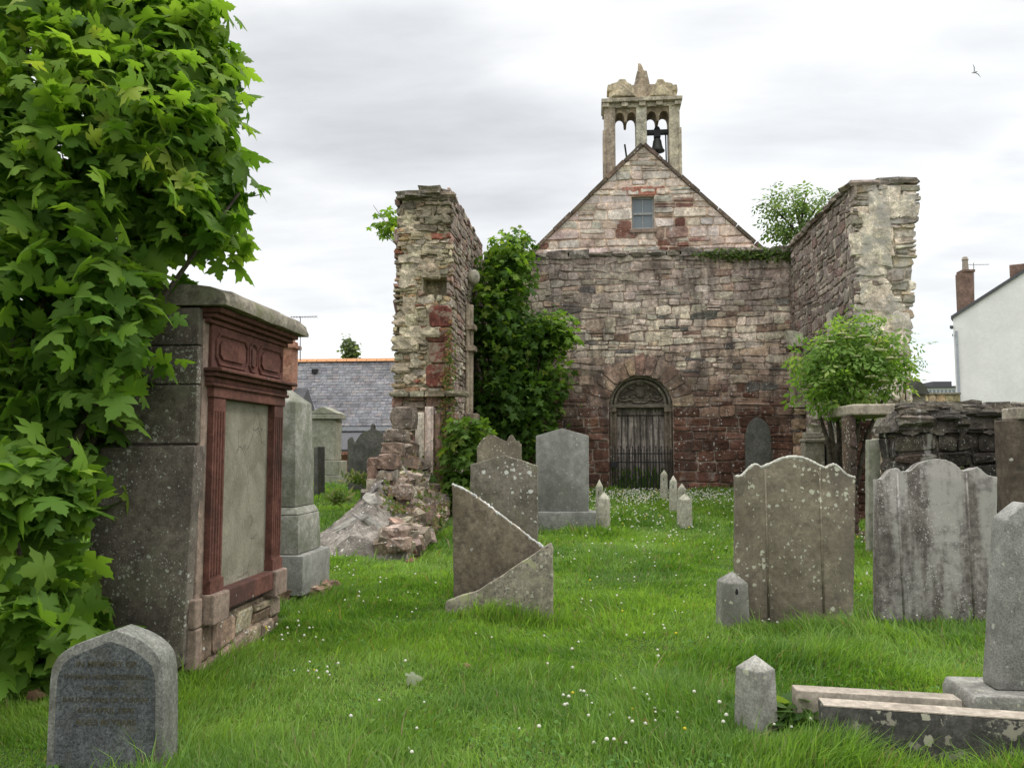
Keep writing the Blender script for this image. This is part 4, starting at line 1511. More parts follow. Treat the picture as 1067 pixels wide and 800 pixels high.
# near granite stone with sunk panel and inscription
def near_stone():
    Y = 3.72
    g = float(gz(-1.9, Y))
    pix = [(50, 812), (52, 712)] + smooth_curve([(53.5, 697), (60, 684), (75, 673), (100, 664), (124, 656.5)])[0:] + smooth_curve([(125, 656.5), (143, 663), (159, 672), (171, 684), (177, 700)]) + [(178.5, 720), (180, 812)]
    cx = at(118, 800, Y).x
    t = thing('gravestone', 'small blue-grey granite gravestone with pointed arched top and faint inscription', 'gravestone', (cx, Y, g))
    t.rotation_euler = (R(-2), 0, R(4))
    # front outline narrower: the right side shows the stone's thickness
    fr = [(50, 812), (52, 712)] + smooth_curve([(53.5, 697), (60, 684), (75, 673), (95, 665), (117, 657)]) + smooth_curve([(118, 657), (138, 665), (152, 674), (162, 686), (166, 702)]) + [(167, 720), (168.5, 812)]
    o2 = rel_outline(fr, Y, t.location)
    th = .17
    mb = MB()
    mb.prism([(u, 0, v - (.1 if v < .08 else 0)) for u, v in o2], (0, th, 0))
    s = mb.build('headstone_slab', M['granite_edge'], t, 'auto', bevel=.012)
    ins = [(58, 812), (60.5, 712)] + smooth_curve([(62, 702), (68, 690), (80, 682), (97, 675), (113, 669)]) + smooth_curve([(114, 669), (131, 676), (145, 685), (154, 695), (158, 708)]) + [(159, 722), (160, 812)]
    k = MB()
    k.prism([(u, -.004, v - (.1 if v < .08 else 0)) for u, v in rel_outline(ins, Y, t.location)], (0, .05, 0))
    k.build('inscribed_panel', M['granite_dark'], t, recalc=True)
    lm, lt = newmat('lichened lettering')
    Pp = nn(lt, 'ShaderNodeNewGeometry').outputs['Position']
    nl = noise(lt, Pp, 40, 4, .6)
    finish(lt, mixc(lt, mrange(lt, nl, .4, .6), (0.045, 0.04, 0.022), (0.085, 0.072, 0.04)), .95)
    for (txt, py, w) in (('IN MEMORY OF', 691, 66), ('THOMAS HENDERSON BELL', 703.5, 94), ('WHO DIED AT', 715.5, 50), ('BALLOCHNO OF TURRIFF', 727.5, 93), ('6TH APRIL 1890', 738.5, 60), ('AGED 80 YEARS', 751, 66)):
        cu = bpy.data.curves.new('inscription', 'FONT')
        cu.body = txt
        cu.align_x = 'CENTER'
        cu.size = .055
        cu.extrude = .0012
        cu.offset = .0004
        o = bpy.data.objects.new('inscription', cu)
        COL.objects.link(o)
        dg = bpy.context.evaluated_depsgraph_get()
        me = bpy.data.meshes.new_from_object(o.evaluated_get(dg))
        bpy.data.objects.remove(o)
        me.materials.clear()
        me.materials.append(lm)
        xs = [v.co.x for v in me.vertices]
        wid = w / FPX * Y
        sc = wid / (max(xs) - min(xs))
        p = at(109.5, py + 4, Y)
        for v in me.vertices:
            v.co.x *= sc
            v.co.y *= min(sc, 1.0) * .9
        o = bpy.data.objects.new('inscription', me)
        COL.objects.link(o)
        o.parent = t
        o.rotation_euler = (math.pi / 2, 0, 0)
        o.location = (p.x - t.location.x, -.0045, p.z - t.location.z)
    return t


near_stone()


# low square posts with pyramid caps
def post_master():
    t = thing('grave_post', 'x', 'post')
    w, h, c = .5, 1.0, .16
    k = MB()
    vs = [(-w * 1.0, -w, 0), (w, -w, 0), (w, w, 0), (-w, w, 0), (-w * .88, -w * .88, h - c), (w * .88, -w * .88, h - c), (w * .88, w * .88, h - c), (-w * .88, w * .88, h - c), (0, 0, h)]
    k.add(vs, [(3, 2, 1, 0), (0, 1, 5, 4), (1, 2, 6, 5), (2, 3, 7, 6), (3, 0, 4, 7), (4, 5, 8), (5, 6, 8), (6, 7, 8), (7, 4, 8)])
    k.build('shaft', M['grey_post'], t, 'auto', bevel=.02)
    hmb = MB()
    hmb.tube([(0, -w * .905, h * .7), (0, -w * .85, h * .7)], .06, 12)  # flat black disc painting the shade inside the hole
    hmb.build('hole_shade', M['iron'], t)
    return t


POSTS = (
    (748, 783, 595, 660, 12, 'short grey grave post with a rail hole touching the broad brown gravestone', None, True, 'near grave posts'),
    (767, 815, 682, 768, 38, 'squat grey grave post at the open corner of the kerbed grave', None, False, 'near grave posts'),
    (620, 628.5, 499, 546, 10, 'thin pale post just behind another beside the granite base block', None, True, 'slim posts before the arched door'),
    (622, 636.5, 512, 557, 20, 'stout yellowish post with pyramid tip touching the granite base block corner', None, False, 'slim posts before the arched door'),
    (687.5, 697, 489, 522, 10, 'slim post standing closest to the arched door, first of the file of four', None, True, 'slim posts before the arched door'),
    (697, 707, 495, 533, 10, 'slim post second from the arched door in the file of four', None, True, 'slim posts before the arched door'),
    (706, 716, 503, 541, 15, 'slim post third from the arched door, half hidden by the stouter one', None, True, 'slim posts before the arched door'),
    (705.5, 722.5, 514, 552, 25, 'stouter post with pyramid tip at the near end of the file of four', None, False, 'slim posts before the arched door'),
)
pm = post_master()
first = True
for (pa, pb, ya, yb, rz, lab, _, hole, grp) in POSTS:
    o = pm if first else copy_tree(pm)
    first = False
    g = ong((pa + pb) / 2, yb)
    w = (at(pb, yb, g.y).x - at(pa, yb, g.y).x) / (math.cos(R(rz)) + math.sin(R(rz))) * .98
    h = at((pa + pb) / 2, ya, g.y + w / 2).z - g.z
    o.location = (g.x, g.y + w / 2, g.z - .04)
    o.scale = (w, w, h + .04)
    o.rotation_euler = (0, R(0.8), R(-rz if pa < 700 else rz))
    tag(o, lab, 'post', grp)
    for ch in list(o.children):
        if ch.name.startswith('hole_shade'):
            ch.scale = (1, 1, 1)
            ch['keep'] = hole
for o in [x for x in bpy.data.objects if x.name.startswith('shaft') and x.parent and x.parent.get('group') == 'slim posts before the arched door']:
    o.material_slots[0].link = 'OBJECT'
    o.material_slots[0].material = M['pale_post']
for o in [x for x in bpy.data.objects if x.name.startswith('hole_shade')]:
    if not o.get('keep'):
        bpy.data.objects.remove(o)
    else:
        del o['keep']


# tall granite stone at the frame's edge, on a plinth, with its kerbed grave
def kerbed_grave():
    Y = 4.9
    g = float(gz(2.7, Y))
    cx = at(1068, 715, Y).x + .02
    zb = at(1010, 742, 4.72).z
    t = thing('gravestone', 'tall grey granite gravestone with sloping shoulder on a broad plinth by the kerbs', 'gravestone', (cx, Y, zb))
    t.rotation_euler = (0, 0, R(-1))
    zt, zs, zm = at(1068, 522, Y).z - zb, at(1030, 540, Y).z - zb, at(1019, 714, Y).z - zb
    wb = cx - at(1030, 714, Y).x
    wt = cx - at(1040, 540, Y).x
    k = outline_slab([(-wb, zm), (-wt, zs), (0, zt), (wt, zs), (wb, zm)], .17, .001)
    k.build('headstone_slab', M['granite'], t, 'auto', bevel=.015)
    wp = cx - at(1012, 735, 4.72).x
    k = outline_slab([(-wp, -.1), (-wp, zm - .05), (-wp + .02, zm - .003), (wp, zm - .003), (wp, -.1)], .40, .001)
    k.build('plinth', M['grey_post'], t, 'auto', bevel=.012)
    # kerbs: each stone lies loose on the grass
    kl = thing('grave_kerb', 'long black kerb stone blotched with pale lichen at the front of the grave', 'kerb', at(960, 780, 4.25))
    a, b = at(862, 741, 4.2), at(1095, 754, 4.2)
    z0 = float(gz(1.8, 4.2)) - .02
    k = MB()
    L = kl.location
    ang = R(-3)
    k.prism([(a.x - L.x, 0, a.z - L.z), (a.x - L.x + .01, 0, z0 + .02 - L.z), (b.x - L.x, 0, z0 - L.z - .02), (b.x - L.x, 0, b.z - L.z)], (0, .13, 0))
    k.build('kerb_block', M['kerb_black'], kl, 'auto', bevel=.008)
    k = MB()
    k.prism([(a.x - L.x + .004, .003, a.z - L.z + .002), (b.x - L.x, .003, b.z - L.z + .002), (b.x - L.x, .127, b.z - L.z + .002), (a.x - L.x + .004, .127, a.z - L.z + .002)], (0, 0, .006))
    k.build('weathered_top', M['kerb_pink'], kl, recalc=True)
    kl.rotation_euler = (0, 0, ang)
    kr = thing('grave_kerb', 'pinkish grey kerb stone lying further back, running to the plinth', 'kerb', at(915, 745, 4.75))
    L = kr.location
    a, b = at(830, 719, 4.75), at(1003, 729, 4.75)
    k = MB()
    k.prism([(a.x - L.x, 0, a.z - L.z), (a.x - L.x, 0, -.03), (b.x - L.x, 0, -.05), (b.x - L.x, 0, b.z - L.z)], (0, .12, 0))
    k.build('kerb_block', M['kerb_pink'], kr, 'auto', bevel=.008)


kerbed_grave()


# ------------------------------------------------------------------ big red wall monument
def wall_monument():
    X0 = -2.7
    Ya, Yb = onx(207, 500, X0).y, onx(292, 500, X0).y
    org = Vector((X0, (Ya + Yb) / 2, 0))
    t = thing('wall_monument', 'tall red sandstone wall monument with fluted pilasters round a flaking slate panel', 'monument', org)
    L = (Yb - Ya)
    h = L / 2
    zf = lambda y: onx(207, y, X0).z
    zc_b = zf(318)
    r = random.Random(61)
    # body
    b = MB()
    b.box(-.62, -.035, -h - .02, h, .22, zc_b)
    b.build('wall_core', M['side_stone'], t, bevel=.012)
    # dressed blocks of the near end
    for (z0, z1, c) in ((zf(462), zf(401), 0), (zf(400), zf(360), 1), (zf(359), zf(320), 0)):
        k = MB()
        k.box(-.63, .0, -h - .06, -h - .0, z0, z1)
        k.build('end_block', M['side_stone'], t, bevel=.01)
    # red facing: margins, pilasters, entablature
    pz0, pz1 = zf(620), zf(413)
    def face(name, y0, y1, z0, z1, x0, x1, mat, bev=.008):
        k = MB()
        k.box(x0, x1, y0, y1, z0, z1)
        return k.build(name, mat, t, bevel=bev)
    pw = .19
    ins = .10
    face('margin', -h, -h + ins, pz0 - .2, zf(330), -.03, .005, M['pink_sand'])
    face('margin', h - ins, h, pz0 - .2, zf(330), -.03, .005, M['pink_sand'])
    for (y0, y1) in ((-h + ins, -h + ins + pw), (h - ins - pw + .02, h - ins + .02)):
        k = MB()
        k.box(-.03, .045, y0, y1, pz0, pz1)
        for q in range(4):
            yq = y0 + .032 + q * (pw - .064) / 3
            k.tube([(.043, yq, pz0 + .12), (.043, yq, pz1 - .09)], .014, 8)
        k.box(-.03, .06, y0 - .008, y1 + .008, pz0 - .001, pz0 + .09)
        k.build('pilaster', M['red_sand'], t)
        k = MB()
        k.box(-.03, .10, y0 - .03, y1 + .035, zf(652), pz0 - .003)
        k.build('pilaster_base', M['pink_sand'], t, bevel=.012)
    py0, py1 = -h + ins + pw, h - ins - pw + .02
    # slate panel, flaking in low layers
    k = MB()
    k.box(-.04, -.012, py0, py1, pz0 - .04, pz1)
    k.build('slate_panel', M['slate_panel'], t, recalc=True)
    face('panel_sill', py0 + .006, py1 - .006, zf(643), pz0 - .005, -.03, .075, M['red_sand'], .012)
    face('architrave', -h + ins - .02, h - ins + .04, pz1 + .003, zf(401), -.03, .055, M['red_sand'])
    k = MB()
    for (z0, z1, d) in ((zf(401), zf(397), .075), (zf(397) + .002, zf(391), .06), (zf(391) + .002, zf(386), .10), (zf(386) + .002, zf(381.5), .14)):
        k.box(-.03, d, -h + ins - .04 - d * .35, h - ins + .05 + d * .35, z0, z1)
    k.build('lower_cornice', M['red_sand'], t, bevel=.008)
    # frieze with three carved tablets
    face('frieze', -h + ins - .02, h - ins + .04, zf(381.5) + .003, zf(334), -.03, .03, M['red_sand'])
    fz0, fz1 = zf(376), zf(343)
    w3 = (2 * h - 2 * ins)
    for (a, b) in ((.03, .44), (.47, .58), (.61, .99)):
        y0, y1 = -h + ins + w3 * a, -h + ins + w3 * b
        cut = min(.05, (y1 - y0) * .3)
        po = [(y0 + cut, fz0), (y1 - cut, fz0), (y1, fz0 + cut), (y1, fz1 - cut), (y1 - cut, fz1), (y0 + cut, fz1), (y0, fz1 - cut), (y0, fz0 + cut)]
        k = MB()
        pts = [(.034, u, v) for u, v in po] + [(.034, po[0][0], po[0][1])]
        k.tube(pts, .012, 6)
        yc, zc = (y0 + y1) / 2, (fz0 + fz1) / 2
        if b - a > .2:
            pin = [(.031, yc + (u - yc) * .8, zc + (v - zc) * .62) for u, v in po]
            k.prism(pin, (.014, 0, 0))
        else:
            k.rock((.034, yc, zc), .012, .035, .07, None, 0, r, 2, .05)
        k.build('frieze_tablet', M['red_sand'], t)
    k = MB()
    for (z0, z1, d) in ((zf(334), zf(329), .05), (zf(329) + .002, zf(324), .09), (zf(324) + .002, zc_b, .13)):
        k.box(-.03, d, -h + .02 - d * .2, h - .02 + d * .3, z0, z1)
    k.build('upper_cornice', M['red_sand'], t, bevel=.008)
    # rounded coping
    zt = zf(291)
    prof = [(-.70, zc_b + .003), (.19, zc_b + .003), (.20, zc_b + .05), (.185, zc_b + .085)]
    prof += [(-.25 + .43 * math.cos(a), zc_b + .09 + (zt - zc_b - .09) * math.sin(a)) for a in np.linspace(.15, math.pi, 12)] + [(-.70, zc_b + .06)]
    ny = 9
    k = MB()
    vs, fs = [], []
    y0, y1 = -h - .07, h + .10
    for j in range(ny):
        y = y0 + (y1 - y0) * j / (ny - 1)
        e = 0 if 0 < j < ny - 1 else .02
        for (u, v) in prof:
            vs.append((u * (1 - e) + r.uniform(-.006, .006), y, v - (e if v > zc_b + .02 else 0) + r.uniform(-.006, .006)))
    m_ = len(prof)
    for j in range(ny - 1):
        for i in range(m_):
            fs.append((j * m_ + i, j * m_ + (i + 1) % m_, (j + 1) * m_ + (i + 1) % m_, (j + 1) * m_ + i))
    fs.append(tuple(range(m_)))
    fs.append(tuple((ny - 1) * m_ + i for i in range(m_))[::-1])
    k.add(vs, fs)
    k.build('coping', M['coping_stone'], t, 'auto', recalc=True)
    # rubble footing under the monument
    k = MB()
    k.col = S(120, 106, 92, 1.2)
    k.box(-.6, -.0, -h, h, -.15, zf(651))
    masonry(k, (0.0, -h, 0), (0, 1, 0), (0, 0, 1), (1, 0, 0), -.05, zf(653) - .01, lambda a, b: [(0, 2 * h)],
            lambda u, v, rnd: vary(S(140, 128, 110, 1.1) if rnd.random() < .75 else S(126, 106, 92, 1.1), rnd, .2, .04), ch=(.10, .15), sl=(.2, .38), gap=.005, dep=.04, rnd=r, jit=.05, split=.05)
    k.build('footing', M['rubble'], t)
    # great leaning slab propped on the near end
    Ys = Ya - .10
    P = [at(*p, Ys) for p in ((84, 640), (104, 466), (203, 464), (190, 694), (150, 715), (90, 700))]
    k = MB()
    k.prism([(p.x - org.x, p.y - org.y, p.z) for p in P], (0, .17, 0))
    k.build('buttress_slab', M['side_stone'], t, 'auto', bevel=.015)
    Pb = [at(*p, Ya + .02) for p in ((150, 700), (205, 692), (213, 612), (205, 610))]
    k = MB()
    for (ya, yb, d) in ((655, 697, .0), (624, 654, .01)):
        a, b2 = at(190, yb, Ya), at(208, ya, Ya)
        k.box(a.x - org.x, b2.x - org.x + .0, -h - .045 - d, -h + .05, a.z, b2.z)
    k.build('corner_block', M['pink_sand'], t, bevel=.012)


wall_monument()


# obelisk standing beyond the monument
def obelisk():
    Y = 7.75
    zf = lambda y: at(312, y, Y).z
    xr = at(312, 540, Y).x
    g = float(gz(-2.9, 8))
    cx, cy = xr - .32, Y + .30
    t = thing('obelisk', 'greenish grey granite obelisk with pyramid tip squeezed behind the red monument', 'obelisk', (cx, cy, g))
    z = lambda y: zf(y) - g

    def frust(name, hw0, hw1, z0, z1, mat, tip=None, bev=.012):
        k = MB()
        vs = [(sx * hw0, sy * hw0, z0) for sx, sy in ((-1, -1), (1, -1), (1, 1), (-1, 1))] + [(sx * hw1, sy * hw1, z1) for sx, sy in ((-1, -1), (1, -1), (1, 1), (-1, 1))]
        fs = [(3, 2, 1, 0), (0, 1, 5, 4), (1, 2, 6, 5), (2, 3, 7, 6), (3, 0, 4, 7)]
        if tip:
            vs.append((0, 0, tip))
            fs += [(4, 5, 8), (5, 6, 8), (6, 7, 8), (7, 4, 8)]
        else:
            fs.append((4, 5, 6, 7))
        k.add(vs, fs)
        return k.build(name, mat, t, 'auto', bevel=bev)
    frust('plinth', .40, .40, z(619), z(578), M['granite'])
    frust('pedestal', .325, .31, z(577.5), z(537), M['moss_granite'])
    frust('pedestal_cap', .31, .27, z(536.5), z(529), M['moss_granite'])
    frust('shaft', .265, .235, z(528.5), z(418), M['moss_granite'], z(396))
    r = random.Random(3)
    for (dx, dy, s, zz_) in ((.1, -.28, .17, .03), (.28, -.1, .15, .02), (.22, .22, .2, .05), (-.2, -.3, .16, .04), (.42, -.02, .12, 0), (.38, .3, .13, .01)):
        k = MB()
        k.rock((dx, dy, zz_ + .03), s, s * .8, .075, vary(S(128, 104, 88, 1.2), r, .2), r.uniform(0, 3), r, 2, .12)
        k.build('footing_stone', M['rubble'], t)


obelisk()


# stones further off on the sloping yard
def far_stones():
    Y = 23.5
    g = float(gz(-8, Y))
    t = thing('gravestone', 'pale greenish pedestal gravestone with pedimented cap in front of the slate roof', 'gravestone', (at(337, 500, Y).x, Y + .3, g))
    L = t.location
    q = lambda x, y: (at(x, y, Y).x - L.x, at(x, y, Y).z - L.z)

    def blk(name, x0, x1, y0, y1, d, mat=M['pale_pedestal'], bev=.02):
        a, b = q(x0, y1), q(x1, y0)
        k = MB()
        k.box(a[0], b[0], -d / 2, d / 2, a[1], b[1])
        k.build(name, mat, t, bevel=bev)
    blk('plinth', 322, 357, 495, 508, .9)
    blk('base_course', 323, 354.5, 480, 494.6, .8)
    blk('headstone_slab', 324, 350, 437, 479.6, .6)
    blk('cornice', 322, 353, 431.5, 436.6, .8)
    k = MB()
    k.prism([(*(lambda p: (p[0], -.38, p[1]))(q(321.5, 431)),), (*(lambda p: (p[0], -.38, p[1]))(q(353.5, 431)),), (*(lambda p: (p[0], -.38, p[1]))(q(337, 423.5)),)], (0, .76, 0))
    k.build('pediment', M['pale_pedestal'], t, bevel=.015)
    gravestone('gravestone', [(327, 522), (327, 466), (331.5, 465), (331.5, 522)], 518, .5, M['dark_slab'], 'narrow dark gravestone seen edge-on beside the obelisk', Y=19.0, seed=12, wear=.004)
    tt = smooth_curve([(368, 464), (376, 452), (383, 448.5), (386, 447)]) + [(386, 443), (388.5, 441), (390, 443), (390, 447)] + smooth_curve([(391, 447.5), (397, 450), (402, 456), (405, 464)])
    gravestone('gravestone', [(362.5, 505), (362, 458), (366, 455)] + tt[1:] + [(406, 505)], 500, .15, M['dark_slab'], 'mossy round-shouldered gravestone with a small finial behind the slumped wall', Y=20.5, seed=13, wear=.003)


far_stones()


# ------------------------------------------------------------------ vault and stones by the elder
def vault():
    Yf = 10.6
    org = Vector((at(990, 500, Yf).x, Yf, 0))
    t = thing('enclosure_wall', 'low sooty rubble enclosure wall with humped slab top behind the white-streaked gravestone', 'wall', org, kind='thing')
    r = random.Random(71)
    x0, x1 = at(934, 450, Yf).x - org.x, at(1140, 450, Yf).x - org.x
    ze = at(985, 446, Yf).z
    zr = at(985, 421, Yf + .45).z - .06
    k = MB()
    k.col = S(62, 56, 50, 1.1)
    k.box(x0 + .04, x1, .05, .66, -.1, ze)

    def cf(u, v, rnd):
        x = rnd.random()
        c = S(54, 50, 45, 1.0) if x < .6 else S(70, 64, 57, 1.0) if x < .85 else S(88, 78, 70, 1.0) if x < .98 else S(130, 124, 112, 1.0)
        return vary(c, rnd, .25, .06)
    masonry(k, (0, .05, 0), (1, 0, 0), (0, 0, 1), (0, -1, 0), 0, ze, lambda a, b: [(x0, x1)], cf, ch=(.12, .26), sl=(.18, .5), gap=.010, dep=.075, rnd=r, jit=.28, split=.15)
    masonry(k, (x0 + .05, .75, 0), (0, -1, 0), (0, 0, 1), (-1, 0, 0), 0, ze, lambda a, b: [(.06, .7)], cf, ch=(.12, .26), sl=(.18, .5), gap=.010, dep=.06, rnd=r, jit=.25)
    k.build('stonework', M['rubble_dark'], t)
    rf = MB()
    nu, na = 90, 14
    vs, fs = [], []
    ph = [r.uniform(0, 6) for _ in range(6)]
    for iu in range(nu + 1):
        u = x0 - .03 + (x1 - x0 + .03) * iu / nu
        e = 1 - max(0, 1 - (u - x0 + .03) / .32) ** 2.2
        for ia in range(na + 1):
            w = math.pi * ia / na
            yy_ = .345 - .355 * math.cos(w)
            zz_ = ze - .06 + (zr - ze + .10) * (math.sin(w) ** .7) * (.25 + .75 * e)
            nz = .022 * math.sin(9 * u + ph[0] + 2 * w) * math.sin(5 * u + 3 * w + ph[1]) + .02 * math.sin(21 * u + ph[2]) * math.sin(4 * w + ph[3]) + r.uniform(-.012, .012)
            vs.append((u, yy_ + nz * .6, zz_ + nz))
    for iu in range(nu):
        for ia in range(na):
            a_ = iu * (na + 1) + ia
            fs.append((a_, a_ + 1, a_ + na + 2, a_ + na + 1))
    fs.append(tuple(range(na + 1))[::-1])
    fs.append(tuple(nu * (na + 1) + q_ for q_ in range(na + 1)))
    rf.add(vs, fs, S(92, 86, 78, 1.0))
    for q_ in range(70):
        u = r.uniform(x0 + .12, x1)
        w = r.uniform(.15, 1.5)
        yy_ = .345 - .355 * math.cos(w)
        zz_ = ze - .06 + (zr - ze + .10) * (math.sin(w) ** .7) * (.25 + .75 * (1 - max(0, 1 - (u - x0 + .03) / .32) ** 2.2))
        rf.rock((u, yy_, zz_), r.uniform(.06, .2), r.uniform(.05, .12), r.uniform(.025, .055), vary(S(96, 90, 80, 1.05), r, .4, .04), r.uniform(-.4, .4), r, 1, .16, -.5 + .3 * w)
    rf.build('humped_top', M['wall_head'], t, recalc=True)
    # pier standing forward of the vault
    Yp = 9.6
    p = thing('stone_pier', 'tall dark dressed pier with projecting cap at the end of the sooty enclosure wall', 'pier', (at(1072, 500, Yp).x, Yp, 0))
    q = lambda x, y: (at(x, y, Yp).x - p.location.x, at(x, y, Yp).z)
    a, b = q(1059, 640), q(1112, 437)
    k = MB()
    k.col = S(88, 78, 68, 1.1)
    k.box(a[0], b[0], 0, .32, -.1, b[1] - .003)
    k.build('shaft', M['dressed'], p, bevel=.015)
    a, b = q(1060, 437), q(1118, 424)
    k = MB()
    k.col = S(150, 142, 128, 1.2)
    k.box(a[0], b[0], -.04, .36, a[1], b[1])
    k.build('cap_stone', M['dressed'], p, bevel=.02)
    # roofed recess between vault and ruin
    Yn = 12.6
    n = thing('stone_recess', 'dark roofed recess with a flat stone lintel between elder bush and enclosure wall', 'recess', (at(915, 500, Yn).x, Yn, 0))
    q = lambda x, y: (at(x, y, Yn).x - n.location.x, at(x, y, Yn).z)
    a, b = q(886, 432.5), q(947, 421)
    k = MB()
    k.col = S(140, 132, 118, 1.25)
    k.box(a[0], b[0], -.1, 2.2, a[1], b[1])
    k.build('lintel_slab', M['dressed'], n, bevel=.025)
    k = MB()
    k.col = S(92, 78, 66, 1.2)
    xa, xb = q(887, 500)[0], q(900, 500)[0]
    k.box(xa, xb - .1, .0, .4, 0, a[1] - .003)
    masonry(k, (0, .0, 0), (1, 0, 0), (0, 0, 1), (0, -1, 0), 0.1, a[1] - .02, lambda a_, b_: [(xa, xb - .08)], lambda u, v, rnd: vary(S(88, 72, 62, 1.2), rnd, .3), ch=(.14, .24), sl=(.2, .3), gap=.01, dep=.04, rnd=r)
    k.build('side_stonework', M['rubble'], n)
    k = MB()
    k.col = S(80, 62, 52, 1.1)
    xs_ = at(889, 500, Yn + 2.1).x - n.location.x
    k.box(xs_, q(960, 500)[0], 2.1, 2.4, 0, a[1] - .003)
    masonry(k, (0, 2.1, 0), (1, 0, 0), (0, 0, 1), (0, -1, 0), 0.1, a[1] - .02, lambda a_, b_: [(xs_, q(960, 500)[0])], lambda u, v, rnd: vary(S(84, 58, 48, 1.2), rnd, .3), ch=(.12, .2), sl=(.2, .4), gap=.01, dep=.04, rnd=r)
    k.build('rear_stonework', M['rubble'], n)
    # edge-on stone and rubble at its foot
    gravestone('gravestone', [(904.5, 570), (905, 458), (917.5, 457), (917.5, 570)], 556, .14, M['pale_pedestal'], 'tall narrow gravestone seen edge-on in front of the dark recess', Y=11.4, seed=15, wear=.004)
    for (px, py, s, lab) in ((902, 562, .11, 'mossy loose stone at the foot of the edge-on gravestone'), (911, 568, .14, 'flat brown loose stone beside the white-streaked gravestone')):
        g = ong(px, py)
        k = MB()
        k.rock((0, 0, .05), s, s * .8, .08, vary(S(100, 88, 72, 1.2), r, .15), r.uniform(0, 3), r, 2, .14)
        o = k.build('loose_stone', M['rubble'])
        o.location = g
        tag(o, lab, 'stone')
    # pedestal stone and slim shaft under the elder
    Ye = 15.0
    e = thing('gravestone', 'small pedestal gravestone with broken corniced cap under the elder bush', 'gravestone', (at(850, 490, Ye).x, Ye + .2, 0))
    q = lambda x, y: (at(x, y, Ye).x - e.location.x, at(x, y, Ye).z)
    for (nm, xa, xb, ya, yb, d) in (('headstone_slab', 841, 860, 461, 530, .3), ('cornice', 838.5, 862, 457, 460.8, .42), ('cap_block', 841, 857, 450, 456.8, .3)):
        a, b = q(xa, yb), q(xb, ya)
        k = MB()
        k.box(a[0], b[0], -d / 2, d / 2, a[1], b[1])
        k.build(nm, M['coping_stone'], e, bevel=.02)
    k = MB()
    a = q(851, 447)
    k.rock((a[0], 0, a[1]), .09, .1, .09, None, .4, r, 2, .15)
    k.build('broken_urn', M['coping_stone'], e)
    gravestone('gravestone', [(861, 530), (861.5, 462), (874, 461), (875, 530)], 528, .3, M['dark_slab'], 'dark square gravestone close beside the corniced pedestal stone', Y=15.1, seed=16, wear=.003)
    gravestone('obelisk', [(862.5, 461), (865, 398), (866, 396), (867.5, 398), (870.5, 461)], 461, .14, M['granite'], 'slender grey obelisk needle rising out of the elder bush leaves', Y=15.2, seed=17, wear=.001, cat='obelisk', sink=.9)
    return


vault()


